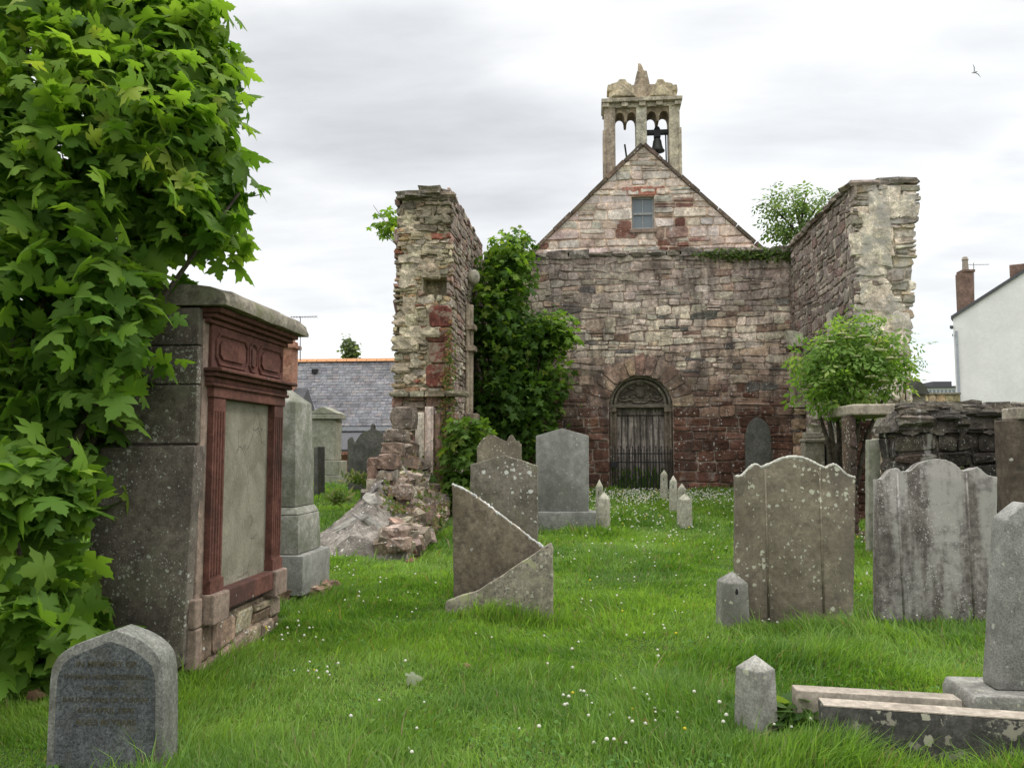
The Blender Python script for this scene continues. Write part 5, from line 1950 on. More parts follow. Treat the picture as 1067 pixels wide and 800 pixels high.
# ------------------------------------------------------------------ houses beyond
def houses():
    r = random.Random(81)
    # slate roofed cottage
    Y = 35.0
    pr, pe = at(300, 377, Y + 2.6), at(300, 444, Y)
    xl, xr = at(255, 400, Y).x, at(470, 400, Y).x
    t = thing('cottage', 'low cottage with grey slate roof and orange ridge tiles behind the graves', 'house', ((xl + xr) / 2, Y, 0))
    L = t.location
    hw = (xr - xl) / 2
    slope = Vector((0, 2.6, pr.z - pe.z))
    sl = slope.length
    V = slope.normalized()
    N = Vector((0, -V.z, V.y))
    k = MB()
    k.col = S(92, 94, 100, 1.0)
    k.prism([(-hw, 0, pe.z), (hw, 0, pe.z), (hw, 2.6, pr.z), (-hw, 2.6, pr.z)], (0, .05, -.1))
    masonry(k, (0, 0, pe.z), (1, 0, 0), V, N, 0, sl, lambda a, b: [(-hw, hw)], lambda u, v, rnd: vary(S(113, 113, 116, 1.0) if rnd.random() < .7 else S(122, 118, 118, 1.0), rnd, .18, .02),
            ch=(.17, .19), sl=(.22, .34), gap=.006, dep=.018, rnd=r, jit=.02, split=0, wob=0)
    k.build('slate_roof', M['slates'], t)
    k = MB()
    k.col = S(92, 94, 100, 1.0)
    k.prism([(-hw, 2.6, pr.z), (hw, 2.6, pr.z), (hw, 5.2, pe.z), (-hw, 5.2, pe.z)], (0, -.02, -.1))
    k.build('rear_roof', M['slates'], t, recalc=True)
    u = -hw
    k = MB()
    while u < hw:
        k.prism([(u, 2.45, pr.z - .02), (u, 2.6, pr.z + .13), (u, 2.75, pr.z - .02)], (.46, 0, 0))
        u += .48
    k.build('ridge_tiles', M['tile'], t, recalc=True)
    k = MB()
    k.box(-hw + .1, hw - .1, .2, 5.0, -.2, pe.z)
    k.prism([(-hw + .1, .2, pe.z), (-hw + .1, 5.0, pe.z), (-hw + .1, 2.6, pr.z - .1)], (2 * hw - .2, 0, 0))
    k.build('walls', M['dull_white'], t, recalc=True)
    # lean-to
    a, b = at(345, 452, Y - 1.6), at(345, 468, Y - 2.4)
    k = MB()
    k.prism([(-hw, -2.4, b.z), (hw, -2.4, b.z), (hw, .1, pe.z - .12), (-hw, .1, pe.z - .12)], (0, 0, -.08))
    k.build('lean_to_roof', M['dark_roof'], t, recalc=True)
    k = MB()
    k.box(-hw, hw, -.35, .0, pe.z - .22, pe.z - .04)
    k.build('flashing', M['lead'], t)
    k = MB()
    k.box(-hw, hw, -2.42, -2.32, b.z - .22, b.z - .085)
    k.box(-hw + .1, hw - .1, -2.2, .15, -.2, b.z - .09)
    k.build('lean_to_wall', M['redbrick'], t)
    k = MB()
    p = at(329, 387, Y + 2.2)
    k.box(p.x - L.x - .13, p.x - L.x + .13, 2.0, 2.35, p.z - .1, p.z + .1)
    k.build('roof_vent', M['iron'], t)
    # chimney stack on a neighbouring house, with aerial
    Yc = 30
    h = thing('chimney_house', 'house with stout red stone chimney just beyond the red monument', 'house', (at(302, 400, Yc).x, Yc, 0))
    q = lambda x, y: (at(x, y, Yc).x - h.location.x, at(x, y, Yc).z)
    k = MB()
    a, b = q(291, 400), q(308, 356)
    k.box(a[0], b[0], -.3, .3, 2.0, b[1])
    c0_, c1_ = q(289.5, 364), q(311, 360)
    k.box(c0_[0], c1_[0], -.38, .38, c0_[1], c1_[1])
    a, b = q(293, 356), q(306, 343)
    k.box(a[0], b[0], -.22, .22, a[1], b[1])
    k.build('chimney', M['redbrick'], h, bevel=.02)
    k = MB()
    a = q(290, 402)
    k.prism([(-3.5, -2.5, 1.5), (-3.5, 2.5, 1.5), (-3.5, 0, a[1] - .1)], (4.2, 0, 0))
    k.build('roof', M['dark_roof'], h, recalc=True)
    k = MB()
    k.box(-3.4, .6, -2.3, 2.3, -.2, 1.52)
    k.build('walls', M['dull_white'], h)
    k = MB()
    a, b = q(312, 370), q(312, 330)
    k.tube([(a[0], .1, a[1] - .2), (b[0], .1, b[1])], .022, 6)
    e = q(330, 329)
    k.tube([(q(302, 330)[0], .1, q(302, 330)[1]), (e[0], .1, e[1])], .016, 6)
    for i in range(9):
        x = q(304 + i * 3, 330)
        k.tube([(x[0], -.1, x[1]), (x[0], .3, x[1])], .01, 5)
    k.build('aerial', M['alu'], h)
    # white harled house
    Y = 44.0
    q0 = at(1000, 500, Y)
    w = thing('white_house', 'white harled house end with sloping dark roof verge and brown chimney', 'house', (q0.x, Y, 0))
    w.rotation_euler = (0, 0, R(-27))
    ux, uy = math.cos(R(-27)), math.sin(R(-27))

    def q(x, y):
        d = ray(x, y)
        # meet the vertical plane through the corner along (ux, uy)
        tt = (q0.x * uy - Y * ux) / (d.x * uy - d.y * ux)
        p = Vector((0, 0, CAMH)) + d * tt
        return ((p.x - q0.x) * ux + (p.y - Y) * uy, p.z)
    pe, pk = q(1000, 331), q(1062, 288)
    s = (pk[1] - pe[1]) / (pk[0] - pe[0])
    cxr = pk[0] + .6
    zr = pe[1] + s * (cxr - pe[0])
    k = MB()
    k.prism([(0, 0, -.2), (2 * cxr, 0, -.2), (2 * cxr, 0, pe[1]), (cxr, 0, zr), (0, 0, pe[1])], (0, 9, 0))
    k.build('walls', M['harl'], w, recalc=True)
    for sg in (0, 1):
        k = MB()
        a0 = Vector((-.08 if not sg else 2 * cxr + .25, -.12, pe[1] - s * .08))
        a1 = Vector((cxr, -.12, zr + .0))
        k.prism([a0, a1, a1 + Vector((0, 0, .16)), a0 + Vector((0, 0, .16))], (0, 9.2, 0))
        k.build('roof_slope', M['dark_roof'], w, recalc=True)
    k = MB()
    k.box(cxr - 1.0, cxr + .5, .02, 1.0, zr - .9, q(1062, 278)[1] + .15)
    k.build('chimney', M['brick'], w, bevel=.03)
    k = MB()
    g = q(990, 341)
    k.box(g[0], .0, -.2, .3, g[1] - .06, g[1] + .06)
    k.build('gutter', M['dark_roof'], w)
    k = MB()
    g2 = q(993, 349)
    k.box(g2[0], -.05, -.15, .1, g2[1] - .07, g2[1] + .04)
    k.build('eave_bracket', M['dark_roof'], w)
    k = MB()
    d = q(996.5, 345)
    k.tube([(d[0], -.05, d[1]), (d[0], -.05, 0)], .06, 8)
    k.build('downpipe', M['pvc'], w)
    # house with the tall chimney behind it
    Y2 = 56.0
    w2 = thing('chimney_house', 'house showing only a tall brown chimney with pot over the white house verge', 'house', (at(1008, 500, Y2).x, Y2, 0))
    q = lambda x, y: (at(x, y, Y2).x - w2.location.x, at(x, y, Y2).z)
    k = MB()
    a, b = q(1000.3, 340), q(1011.5, 285)
    k.box(a[0], b[0], -.4, .4, 3.5, b[1])
    a, b = q(999.5, 285), q(1013, 282)
    k.box(a[0], b[0], -.45, .45, a[1], b[1])
    st = k.build('chimney', M['brick'], w2, bevel=.03)
    k = MB()
    a, b = q(1006, 282), q(1006, 268)
    k.lathe((a[0], 0, a[1]), [(.2, 0), (.17, (b[1] - a[1]) * .75), (.22, (b[1] - a[1]) * .78), (.14, b[1] - a[1])], 12)
    k.build('chimney_pot', M['pot'], st, 'auto')
    k = MB()
    a, b = q(1015, 325), q(1014.5, 274)
    k.tube([(a[0], 0, a[1]), (b[0], 0, b[1])], .03, 6)
    e = q(1031, 275.5)
    k.tube([(q(1009, 276)[0], 0, q(1009, 276)[1]), (e[0], 0, e[1])], .02, 5)
    for i in range(7):
        x = q(1011 + i * 3, 275.7)
        k.tube([(x[0], -.15, x[1]), (x[0], .15, x[1])], .012, 5)
    k.build('aerial', M['alu'], w2)
    k = MB()
    a = q(1012, 338)
    k.box(.3, 5, -.38, 1.2, -.2, 3.6)
    k.prism([(.3, -.38, 3.6), (.3, 1.2, 3.6), (.3, .4, 4.3)], (4.7, 0, 0))
    k.build('walls', M['dull_white'], w2, recalc=True)
    # long far building and the boundary wall before it
    Y3 = 120.0
    f = thing('office_block', 'distant pale flat-roofed block with a row of windows beyond the boundary wall', 'building', (at(978, 468, Y3).x, Y3, 0))
    q = lambda x, y: (at(x, y, Y3).x - f.location.x, at(x, y, Y3).z)
    a, b = q(955, 440), q(1003, 404)
    k = MB()
    k.box(a[0], b[0], 0, 12, -.5, b[1])
    k.build('walls', M['dull_white'], f)
    k = MB()
    a, b = q(954, 404), q(1003, 402)
    k.box(a[0], b[0], -.3, 12.3, a[1], b[1])
    a, b = q(978, 402), q(998, 396)
    k.box(a[0], b[0], 2, 8, a[1], b[1])
    k.build('flat_roof', M['dark_roof'], f)
    for i in range(11):
        x = q(957 + i * 4.1, 409)
        k = MB()
        k.box(x[0] - .16, x[0] + .16, -.06, .0, x[1] - .45, x[1] + .4)
        k.build('window', M['glass'], f)
    Yw = 43.0
    bw = thing('boundary_wall', 'coursed boundary wall top seen between ruin end and white house', 'wall', (at(985, 468, Yw).x, Yw, 0), kind='thing')
    q = lambda x, y: (at(x, y, Yw).x - bw.location.x, at(x, y, Yw).z)
    a, b = q(940, 440), q(1001, 411)
    k = MB()
    k.col = S(150, 138, 114, 1.2)
    k.box(a[0], b[0], .06, .5, -.1, b[1])
    masonry(k, (0, .06, 0), (1, 0, 0), (0, 0, 1), (0, -1, 0), 0, b[1], lambda a_, b_: [(a[0], b[0])], lambda u, v, rnd: vary(S(160, 142, 112, 1.2), rnd, .25), ch=(.2, .3), sl=(.3, .6), gap=.015, dep=.05, rnd=r)
    k.build('stonework', M['rubble'], bw)
    k = MB()
    k.box(a[0], b[0], -.06, .6, b[1] + .003, b[1] + .1)
    k.build('coping', M['coping_stone'], bw, bevel=.02)
    sh = thing('outhouse', 'small outhouse with dark hipped roof peeping past the ruin end', 'shed', (at(960, 468, 24).x, 24.0, 0))
    q = lambda x, y: (at(x, y, 24).x - sh.location.x, at(x, y, 24).z)
    k = MB()
    k.prism([(q(940, 412)[0], 0, q(955, 412)[1]), (q(969, 412)[0], 0, q(955, 410)[1]), (q(963, 398)[0], 0, q(955, 401)[1]), (q(957, 393)[0], 0, q(955, 395)[1]), (q(940, 393)[0], 0, q(955, 394)[1])], (0, 1.5, 0))
    k.build('roof', M['dark_slab'], sh, recalc=True)
    k = MB()
    k.box(q(942, 412)[0], q(966, 412)[0], .1, 1.4, 0, q(955, 411.5)[1])
    k.build('walls', M['coping_stone'], sh)


houses()

# ------------------------------------------------------------------ foliage
def tmpl_maple(droop=.22, fold=.18):
    h = [(0.0, 0.06), (.10, -.05), (.22, -.05), (.30, -.02), (.44, .05), (.36, .13), (.25, .21), (.40, .28), (.47, .38), (.66, .50), (.50, .52), (.42, .60), (.28, .56), (.17, .55), (.24, .68), (.16, .76), (.15, .87), (.05, .93), (0, 1.06)]
    pts = h + [(-x, y) for x, y in h[-2:0:-1]]
    v = [(0, .40)] + pts
    V = np.array([(x, y, -fold * abs(x) - droop * (y - .2) ** 2 - .25 * x * x) for x, y in v])
    V[0, 2] += .03
    n = len(pts)
    F = [(0, 1 + i, 1 + (i + 1) % n) for i in range(n)]
    return V, np.array(F)


def tmpl_ovate(w=.3, droop=.15):
    v = [(0, 0), (w * .8, .25), (w, .5), (w * .5, .8), (0, 1), (-w * .5, .8), (-w, .5), (-w * .8, .25), (0, .45)]
    V = np.array([(x, y, -.25 * abs(x) - droop * y * y) for x, y in v])
    F = [(8, i, (i + 1) % 8) for i in range(8)]
    return V, np.array(F)


def tmpl_pinnate():
    """elder or ash leaf: five leaflets on one stalk"""
    V, F = [], []
    for (bx, by, ang, s) in ((0, .62, 0, .42), (.05, .5, -1.0, .36), (-.05, .5, 1.0, .36), (.03, .2, -1.15, .33), (-.03, .2, 1.15, .33)):
        b = len(V)
        for (x, y) in ((0, 0), (.24, .45), (0, 1), (-.24, .45)):
            X, Y_ = x * s, y * s
            c, sn = math.cos(ang), math.sin(ang)
            px, py = bx + c * X - sn * Y_, by + sn * X + c * Y_
            V.append((px, py, -.3 * px * px - .15 * py * py - (.04 if x else 0)))
        F += [(b, b + 1, b + 2), (b, b + 2, b + 3)]
    return np.array(V), np.array(F)


def leaf_mesh(name, P, N, T, Sz, C, tm, mat, parent=None):
    V, F = tm
    n, k = len(P), len(V)
    N = N / (np.linalg.norm(N, axis=1, keepdims=True) + 1e-9)
    T = T - (T * N).sum(1, keepdims=True) * N
    T = T / (np.linalg.norm(T, axis=1, keepdims=True) + 1e-9)
    B = np.cross(T, N)
    vv = P[:, None, :] + Sz[:, None, None] * (B[:, None, :] * V[None, :, 0:1] + T[:, None, :] * V[None, :, 1:2] + N[:, None, :] * V[None, :, 2:3])
    ff = (F[None] + (np.arange(n) * k)[:, None, None]).reshape(-1, 3)
    return raw_mesh(name, vv.reshape(-1, 3), ff, np.repeat(C, k, axis=0), mat, parent)


def raw_mesh(name, V, F, C, mat, parent=None):
    me = bpy.data.meshes.new(name)
    me.vertices.add(len(V))
    me.vertices.foreach_set('co', np.ascontiguousarray(V, np.float32).ravel())
    me.loops.add(F.size)
    me.loops.foreach_set('vertex_index', np.ascontiguousarray(F, np.int32).ravel())
    me.polygons.add(len(F))
    me.polygons.foreach_set('loop_start', np.arange(0, F.size, F.shape[1], dtype=np.int32))
    me.update(calc_edges=True)
    a = me.attributes.new('col', 'FLOAT_COLOR', 'POINT')
    arr = np.ones((len(V), 4), np.float32)
    arr[:, :3] = C
    a.data.foreach_set('color', arr.ravel())
    me.materials.append(mat)
    o = bpy.data.objects.new(name, me)
    COL.objects.link(o)
    if parent:
        o.parent = parent
    return o


def scatter(ells, n, rg, inner=.45):
    """points and outward directions in a union of ellipsoids ((cx,cy,cz),(rx,ry,rz),weight)"""
    w = np.array([e[2] for e in ells], float)
    idx = rg.choice(len(ells), n, p=w / w.sum())
    c = np.array([e[0] for e in ells])[idx]
    rr = np.array([e[1] for e in ells])[idx]
    d = rg.normal(size=(n, 3))
    d /= np.linalg.norm(d, axis=1, keepdims=True)
    rad = inner + (1 - inner) * rg.random(n) ** .6
    P = c + d * rr * rad[:, None]
    O = d / rr
    O /= np.linalg.norm(O, axis=1, keepdims=True)
    return P, O


def leaf_cols(n, rg, dark, light, young, p_young=.06):
    t = rg.random(n)[:, None]
    C = np.array(dark) * (1 - t) + np.array(light) * t
    y = rg.random(n) < p_young
    C[y] = np.array(young) * (.85 + .3 * rg.random(y.sum()))[:, None]
    return C * (.85 + .3 * rg.random((n, 1)))


def clump(P, O, rg, per, spread):
    """each point becomes a spray of leaves"""
    n = len(P)
    P2 = np.repeat(P, per, 0) + rg.normal(size=(n * per, 3)) * spread
    return P2, np.repeat(O, per, 0)


def foliage(name, ells, nclump, per, spread, size, tm, cols, parent, seed, up=.75, out=.55, rnd=.45, inner=.45, sizevar=.3, off=(0, 0, 0), keep=None):
    rg = np.random.default_rng(seed)
    P, O = scatter(ells, nclump, rg, inner)
    P, O = clump(P, O, rg, per, spread)
    if keep is not None:
        k = keep(P)
        P, O = P[k], O[k]
    n = len(P)
    N = O * out + np.array([0, 0, up]) + rg.normal(size=(n, 3)) * rnd
    T = O * .8 + np.array([0, 0, -.45]) + rg.normal(size=(n, 3)) * .55
    Sz = size * (1 + rg.uniform(-sizevar, sizevar, n))
    C = leaf_cols(n, rg, *cols)
    return leaf_mesh(name, P - np.array(off), N, T, Sz, C, tm, M['leaf'], parent)


SYC = ((.075, .160, .022), (.155, .265, .038), (.22, .32, .05), .04)
SYC2 = ((.12, .22, .026), (.21, .33, .045), (.27, .34, .055), .08)


def big_sycamore():
    base = Vector((-3.9, 5.2, float(gz(-3.9, 5.2))))
    t = thing('sycamore_tree', 'leafy sycamore overhanging the red monument, its lower leaves down to the grass', 'tree', base)
    # stems
    k = MB()
    r = random.Random(91)
    tips = [at(120, 60, 5.3), at(60, 150, 4.8), at(200, 120, 5.2), at(30, 20, 5.0), at(150, 250, 5.2), at(60, 480, 4.5), at(20, 560, 4.3), at(220, 40, 5.4), at(10, 330, 4.7), at(245, 200, 5.3)]
    for i, tp in enumerate(tips):
        b = Vector((base.x + r.uniform(-.25, .2), base.y + r.uniform(-.3, .3), base.z - .05))
        pts = []
        for q in range(7):
            s = q / 6
            p = b.lerp(tp, s)
            p.z = b.z + (tp.z - b.z) * s ** .8
            p += Vector((r.uniform(-.05, .05), r.uniform(-.05, .05), 0)) * (1 if q else 0)
            pts.append(p - base)
        k.tube(pts, [.045 * (1 - .8 * q / 6) for q in range(7)], 7)
    k.tube([Vector((-.1, .1, -.05)), Vector((-.15, .1, 1.2)), Vector((-.3, 0, 2.4)), Vector((-.3, .1, 3.6))], [.11, .1, .08, .04], 9)
    k.build('trunk', M['bark'], t, True)

    def E(px, py, Y, rx, ry, rz, w):
        p = at(px, py, Y)
        return ((p.x, p.y, p.z), (rx, ry, rz), w)
    ell = [E(70, 60, 5.3, .80, .7, .75, 9), E(185, 100, 5.3, .34, .4, .50, 4), E(150, 40, 5.4, .36, .45, .36, 3), E(190, 175, 5.3, .33, .36, .42, 4), E(95, 205, 5.1, .72, .6, .52, 8), E(0, 180, 4.8, .50, .6, .75, 2.6),
           E(205, 235, 5.25, .20, .28, .17, 1.5), E(70, 310, 4.9, .42, .45, .36, 5), E(10, 330, 4.9, .42, .5, .45, 2.6), E(128, 335, 4.8, .16, .25, .36, 1.6), E(30, -40, 5.2, .8, .7, .45, 5),
           E(0, 420, 4.9, .36, .4, .30, 2.5), E(75, 395, 5.0, .30, .3, .22, 2)]
    off = base
    tw = MB()
    for q_ in range(70):
        e = r.choices(ell, [x[2] for x in ell])[0]
        d = Vector((r.gauss(0, 1), r.gauss(0, 1), r.gauss(0, 1))).normalized()
        p = Vector((e[0][0] + d.x * e[1][0], e[0][1] + d.y * e[1][1], e[0][2] + d.z * e[1][2]))
        c_ = Vector(e[0])
        a_ = c_.lerp(base + Vector((0, 0, p.z * .8)), .25)
        tw.tube([a_ - base, a_.lerp(p, .5) + Vector((r.uniform(-.06, .06), r.uniform(-.06, .06), .04)) - base, p - base], [.011, .007, .003], 5)
    tw.build('twigs', M['twig'], t, True)
    foliage('crown', ell, 900, 4, .10, .155, tmpl_maple(), SYC, t, 101, up=.6, out=.6, rnd=.62, sizevar=.45, inner=.45, off=off)
    ell2 = [E(160, 65, 5.25, .40, .45, .42, 3), E(195, 130, 5.2, .30, .36, .45, 3), E(90, 130, 4.75, .66, .35, .6, 3), E(205, 30, 5.3, .12, .2, .24, 1.2), E(10, 90, 4.6, .5, .3, .6, 1.5), E(205, 225, 5.2, .16, .2, .14, .6)]
    foliage('young_leaves', ell2, 300, 4, .10, .135, tmpl_maple(.15, .25), SYC2, t, 102, up=.7, out=.6, rnd=.6, sizevar=.45, inner=.7, off=off)
    low = [E(25, 510, 4.35, .26, .3, .17, 3), E(10, 600, 4.3, .26, .3, .25, 3), E(60, 640, 4.35, .13, .2, .12, 1.5), E(5, 650, 4.3, .22, .25, .14, 1.5), E(65, 540, 4.5, .10, .2, .17, 1.2), E(45, 500, 4.5, .18, .2, .08, 1)]
    foliage('low_branches', low, 85, 4, .09, .165, tmpl_maple(.25, .15), ((.075, .155, .022), (.155, .26, .036), (.22, .32, .05), .04), t, 103, up=.6, out=.5, rnd=.55, sizevar=.4, inner=.5, off=off)
    drk = [E(30, 480, 5.3, .6, .35, .5, 3), E(10, 600, 5.2, .6, .35, .6, 3), E(90, 440, 5.6, .5, .3, .4, 2), E(50, 650, 5.1, .4, .3, .3, 2)]
    foliage('inner_leaves', drk, 260, 4, .1, .19, tmpl_maple(), SYC, t, 104, inner=.2, off=off)


big_sycamore()


def shrubs():
    # self-sown sycamore inside the ruin
    def E(px, py, Y, rx, ry, rz, w):
        p = at(px, py, Y)
        return ((p.x, p.y, p.z), (rx, ry, rz), w)
    b = Vector((-1.9, 20.3, float(gz(-1.9, 20.3))))
    t = thing('sycamore_shrub', 'dense self-sown sycamore shrub in the ruin corner against the cross wall', 'shrub', b)
    k = MB()
    r = random.Random(92)
    for (px, py) in ((530, 270), (570, 340), (515, 380), (560, 400), (500, 300), (540, 330)):
        tp = at(px, py, 20.0 + r.uniform(-.3, .3)) - b
        k.tube([Vector((r.uniform(-.15, .15), r.uniform(-.1, .1), -.05)), tp * .4 + Vector((0, 0, .4)), tp * .75 + Vector((0, 0, .25)), tp], [.07, .055, .035, .012], 7)
    k.build('stems', M['bark'], t, True)
    ell = [E(527, 285, 19.9, .55, .6, .75, 5), E(518, 340, 19.6, .6, .7, .9, 6), E(545, 350, 20.0, .75, .6, .9, 6), E(572, 352, 20.2, .5, .5, .45, 3), E(530, 410, 19.7, .9, .7, .9, 7), E(568, 405, 20.1, .55, .5, .5, 3), E(505, 440, 19.6, .5, .6, .7, 3),
           E(545, 450, 19.9, .8, .6, .6, 4), E(538, 262, 20.0, .35, .4, .3, 1.5)]
    foliage('crown', ell, 1300, 4, .17, .155, tmpl_maple(), ((.045, .10, .018), (.10, .19, .03), (.2, .28, .05), .05), t, 111, off=b, inner=.35, rnd=.75, sizevar=.45)
    foliage('foliage', [E(530, 262, 19.8, .45, .5, .4, 2), E(515, 300, 19.4, .4, .4, .5, 1), E(580, 345, 19.8, .35, .3, .35, 1), E(575, 385, 19.8, .3, .3, .3, .7)], 130, 4, .13, .155, tmpl_maple(), SYC2, t, 112, off=b, inner=.7)
    # bramble-like big-leaved plant at the wall foot
    b = ong(482, 528)
    t = thing('wall_foot_plant', 'clump of broad fresh leaves at the foot of the stump beside the snapped gravestone', 'plant', b)
    foliage('leaves', [E(484, 465, 15.8, .42, .35, .5, 2), E(480, 505, 15.9, .33, .3, .45, 2), E(492, 450, 15.9, .3, .3, .3, 1)], 120, 4, .10, .17, tmpl_maple(), ((.06, .12, .02), (.11, .19, .03), (.2, .26, .05), .05), t, 113, off=b)
    k = MB()
    for (px, py) in ((484, 470), (476, 500), (492, 455)):
        tp = at(px, py, 15.9) - b
        k.tube([(0, 0, 0), tp * .5, tp], [.015, .012, .006], 6)
    k.build('stems', M['bark'], t)
    # elder in flower
    b = Vector((at(885, 430, 13.8).x, 14.3, float(gz(4, 14.3))))
    t = thing('elder_bush', 'bright green elder bush with flat cream flower heads before the ruin end', 'bush', b)
    k = MB()
    for (px, py) in ((850, 370), (880, 345), (915, 350), (935, 385), (900, 390), (870, 400), (845, 405)):
        tp = at(px, py, 14.0 + r.uniform(-.3, .3)) - b
        k.tube([Vector((r.uniform(-.1, .1), 0, 0)), tp * .45 + Vector((0, 0, .35)), tp * .8 + Vector((0, 0, .15)), tp], [.05, .04, .022, .008], 7)
    k.build('stems', M['bark'], t, True)
    def E2(px, py, Y, rx, ry, rz, w):
        return E(893 + (px - 896) * .76, 380 + (py - 378) * .82, Y, rx * .70, ry * .75, rz * .72, w)
    ell = [E2(888, 355, 13.9, .55, .55, .40, 4), E2(868, 375, 13.8, .55, .5, .45, 4), E2(912, 372, 14.0, .58, .5, .42, 4), E2(930, 390, 14.0, .34, .4, .35, 2), E2(888, 405, 13.9, .6, .5, .35, 4), E2(852, 360, 13.7, .3, .35, .22, 1.5), E2(860, 405, 13.7, .25, .3, .28, 1.5),
           E2(910, 338, 14.0, .16, .2, .22, .6), E2(880, 333, 14.0, .14, .2, .18, .5)]
    ell += [E(858, 350, 13.7, .22, .2, .10, .7), E(925, 352, 13.9, .20, .2, .16, .7), E(905, 336, 13.9, .14, .2, .12, .5), E(838, 372, 13.6, .16, .2, .10, .5), E(945, 372, 13.9, .16, .2, .12, .5), E(848, 412, 13.6, .2, .2, .1, .6)]
    foliage('crown', ell, 300, 4, .12, .27, tmpl_pinnate(), ((.10, .19, .034), (.20, .32, .065), (.30, .37, .12), .12), t, 121, off=b, inner=.3, out=.6, rnd=.6, sizevar=.45)
    rg = np.random.default_rng(5)
    for (px, py) in ((875, 342), (884, 347), (873, 383), (905, 345), (925, 362), (893, 370), (915, 395), (860, 352), (940, 372), (905, 385), (858, 400), (931, 400)):
        p = at(893 + (px - 896) * .80, 378 + (py - 378) * .84, 13.45 + rg.uniform(0, .2)) - b
        fl = MB()
        fl.lathe((p.x, p.y, p.z - .012), [(.01, -.02), (.085, 0), (.085, .008)], 10, (.30, .36, .14))
        for q in range(22):
            a, d = rg.uniform(0, 6.28), .085 * math.sqrt(rg.random())
            c = p + Vector((d * math.cos(a), d * math.sin(a), .015 * math.cos(d * 20)))
            fl.rock(c, .013, .013, .009, (.62, .60, .40), 0, random.Random(q), 0, .1)
        fl.build('flower_head', M['petal'], t)
    # rowan or ash sapling on the ruin top
    b = Vector((6.1, 21.0, at(840, 240, 21).z - .5))
    b = Vector((at(835, 250, 22.5).x, 22.5, 0.4))
    t = thing('ash_tree', 'young ash tree showing feathery leaves above the ruin wall head by the gable', 'tree', b)
    k = MB()
    cpt = [Vector((0, 0, 0)), Vector((.05, 0, 3)), Vector((-.02, 0, 5.6)), Vector((.05, 0, 7.6))]
    k.tube(cpt, [.14, .12, .08, .02], 9)
    for (px, py) in ((805, 215), (815, 240), (840, 200), (860, 205), (850, 225), (825, 205), (798, 212)):
        tp = at(px, py, 22.4) - b
        s = Vector((0, 0, tp.z - .9))
        k.tube([s, s.lerp(tp, .5) + Vector((0, 0, .05)), tp], [.04, .025, .008], 6)
    k.build('trunk', M['bark'], t, True)
    ell = [E(830, 205, 22.5, .55, .6, .28, 3), E(850, 215, 22.4, .45, .5, .4, 3), E(812, 212, 22.5, .42, .5, .18, 2), E(800, 214, 22.4, .2, .3, .1, .8), E(825, 235, 22.5, .55, .5, .4, 3), E(808, 238, 22.5, .22, .3, .15, 1), E(845, 245, 22.5, .6, .5, .5, 3)]
    foliage('crown', ell, 105, 4, .12, .38, tmpl_pinnate(), ((.10, .17, .045), (.17, .25, .08), (.23, .29, .1), .05), t, 131, off=b, inner=.3)
    # sprig on the outer side of the stump
    b = Vector((at(436, 250, 22.6).x, 22.6, .4))
    t = thing('sycamore_sapling', 'thin sycamore sapling whose twigs poke out beside the stump top', 'tree', b)
    k = MB()
    hub = at(424, 268, 22.4) - b
    k.tube([(0, 0, 0), Vector((.05, 0, 3)), Vector((0, 0, hub.z - .9)), hub], [.06, .05, .035, .02], 7)
    for (px, py) in ((389, 214), (392, 232), (402, 246), (404, 226)):
        q = at(px, py, 22.3) - b
        k.tube([hub, hub.lerp(q, .6) + Vector((0, 0, .05)), q], [.018, .012, .006], 5)
    k.build('trunk', M['bark'], t)
    foliage('crown', [E(404, 240, 22.3, .30, .25, .22, 2), E(395, 232, 22.3, .22, .2, .14, 1), E(412, 228, 22.3, .2, .2, .25, 1.5), E(403, 222, 22.3, .2, .2, .12, .8)], 26, 3, .09, .20, tmpl_maple(), SYC2, t, 141, off=b, inner=.2)
    # ivy along the cross wall head
    b = at(770, 266, YB)
    t = thing('wall_top_ivy', 'mat of green ivy along the head of the cross wall under the gable', 'ivy', b)
    rg = np.random.default_rng(17)
    n = 1500
    u = rg.random(n) ** .7
    px = 720 + 102 * u
    P = np.array([at(x, 266, YB - .02) for x in px]) + np.stack([rg.normal(0, .04, n), rg.uniform(-.12, .35, n), rg.normal(.03, .05 + .05 * u, n)], 1)
    N = np.stack([rg.normal(0, .4, n), -.7 + rg.normal(0, .4, n), .7 + rg.normal(0, .3, n)], 1)
    T = np.stack([rg.normal(0, .5, n), -.4 + rg.normal(0, .3, n), -.6 + rg.normal(0, .4, n)], 1)
    leaf_mesh('leaves', P - np.array(b), N, T, rg.uniform(.06, .11, n), leaf_cols(n, rg, (.05, .09, .015), (.10, .16, .03), (.16, .2, .04), .1), tmpl_ovate(.4), M['leaf'], t)
    # creeper hanging on the stump's inner arris
    b = at(462, 500, YLF)
    t = thing('wall_creeper', 'straggling rusty creeper hanging down the inner corner of the tall stump', 'creeper', b)
    n = 1100
    s = rg.random(n) ** .6
    pyv = 330 + 220 * s
    pxv = 469 + rg.normal(0, 1.5 + 6 * s, n) - 14 * s ** 2
    P = np.array([at(x, y, YLF - .15) for x, y in zip(pxv, pyv)]) + rg.normal(0, .05, (n, 3))
    N = np.stack([rg.normal(.3, .4, n), -.8 + rg.normal(0, .4, n), .5 + rg.normal(0, .3, n)], 1)
    T = np.stack([rg.normal(0, .4, n), -.2 + rg.normal(0, .3, n), -.9 + rg.normal(0, .3, n)], 1)
    C = leaf_cols(n, rg, (.07, .10, .02), (.13, .17, .04), (.24, .15, .07), .45)
    leaf_mesh('leaves', P - np.array(b), N, T, rg.uniform(.04, .085, n), C, tmpl_ovate(.4), M['leaf'], t)
    # creeper over the fallen stones' lawn side
    b = at(440, 520, 14.2)
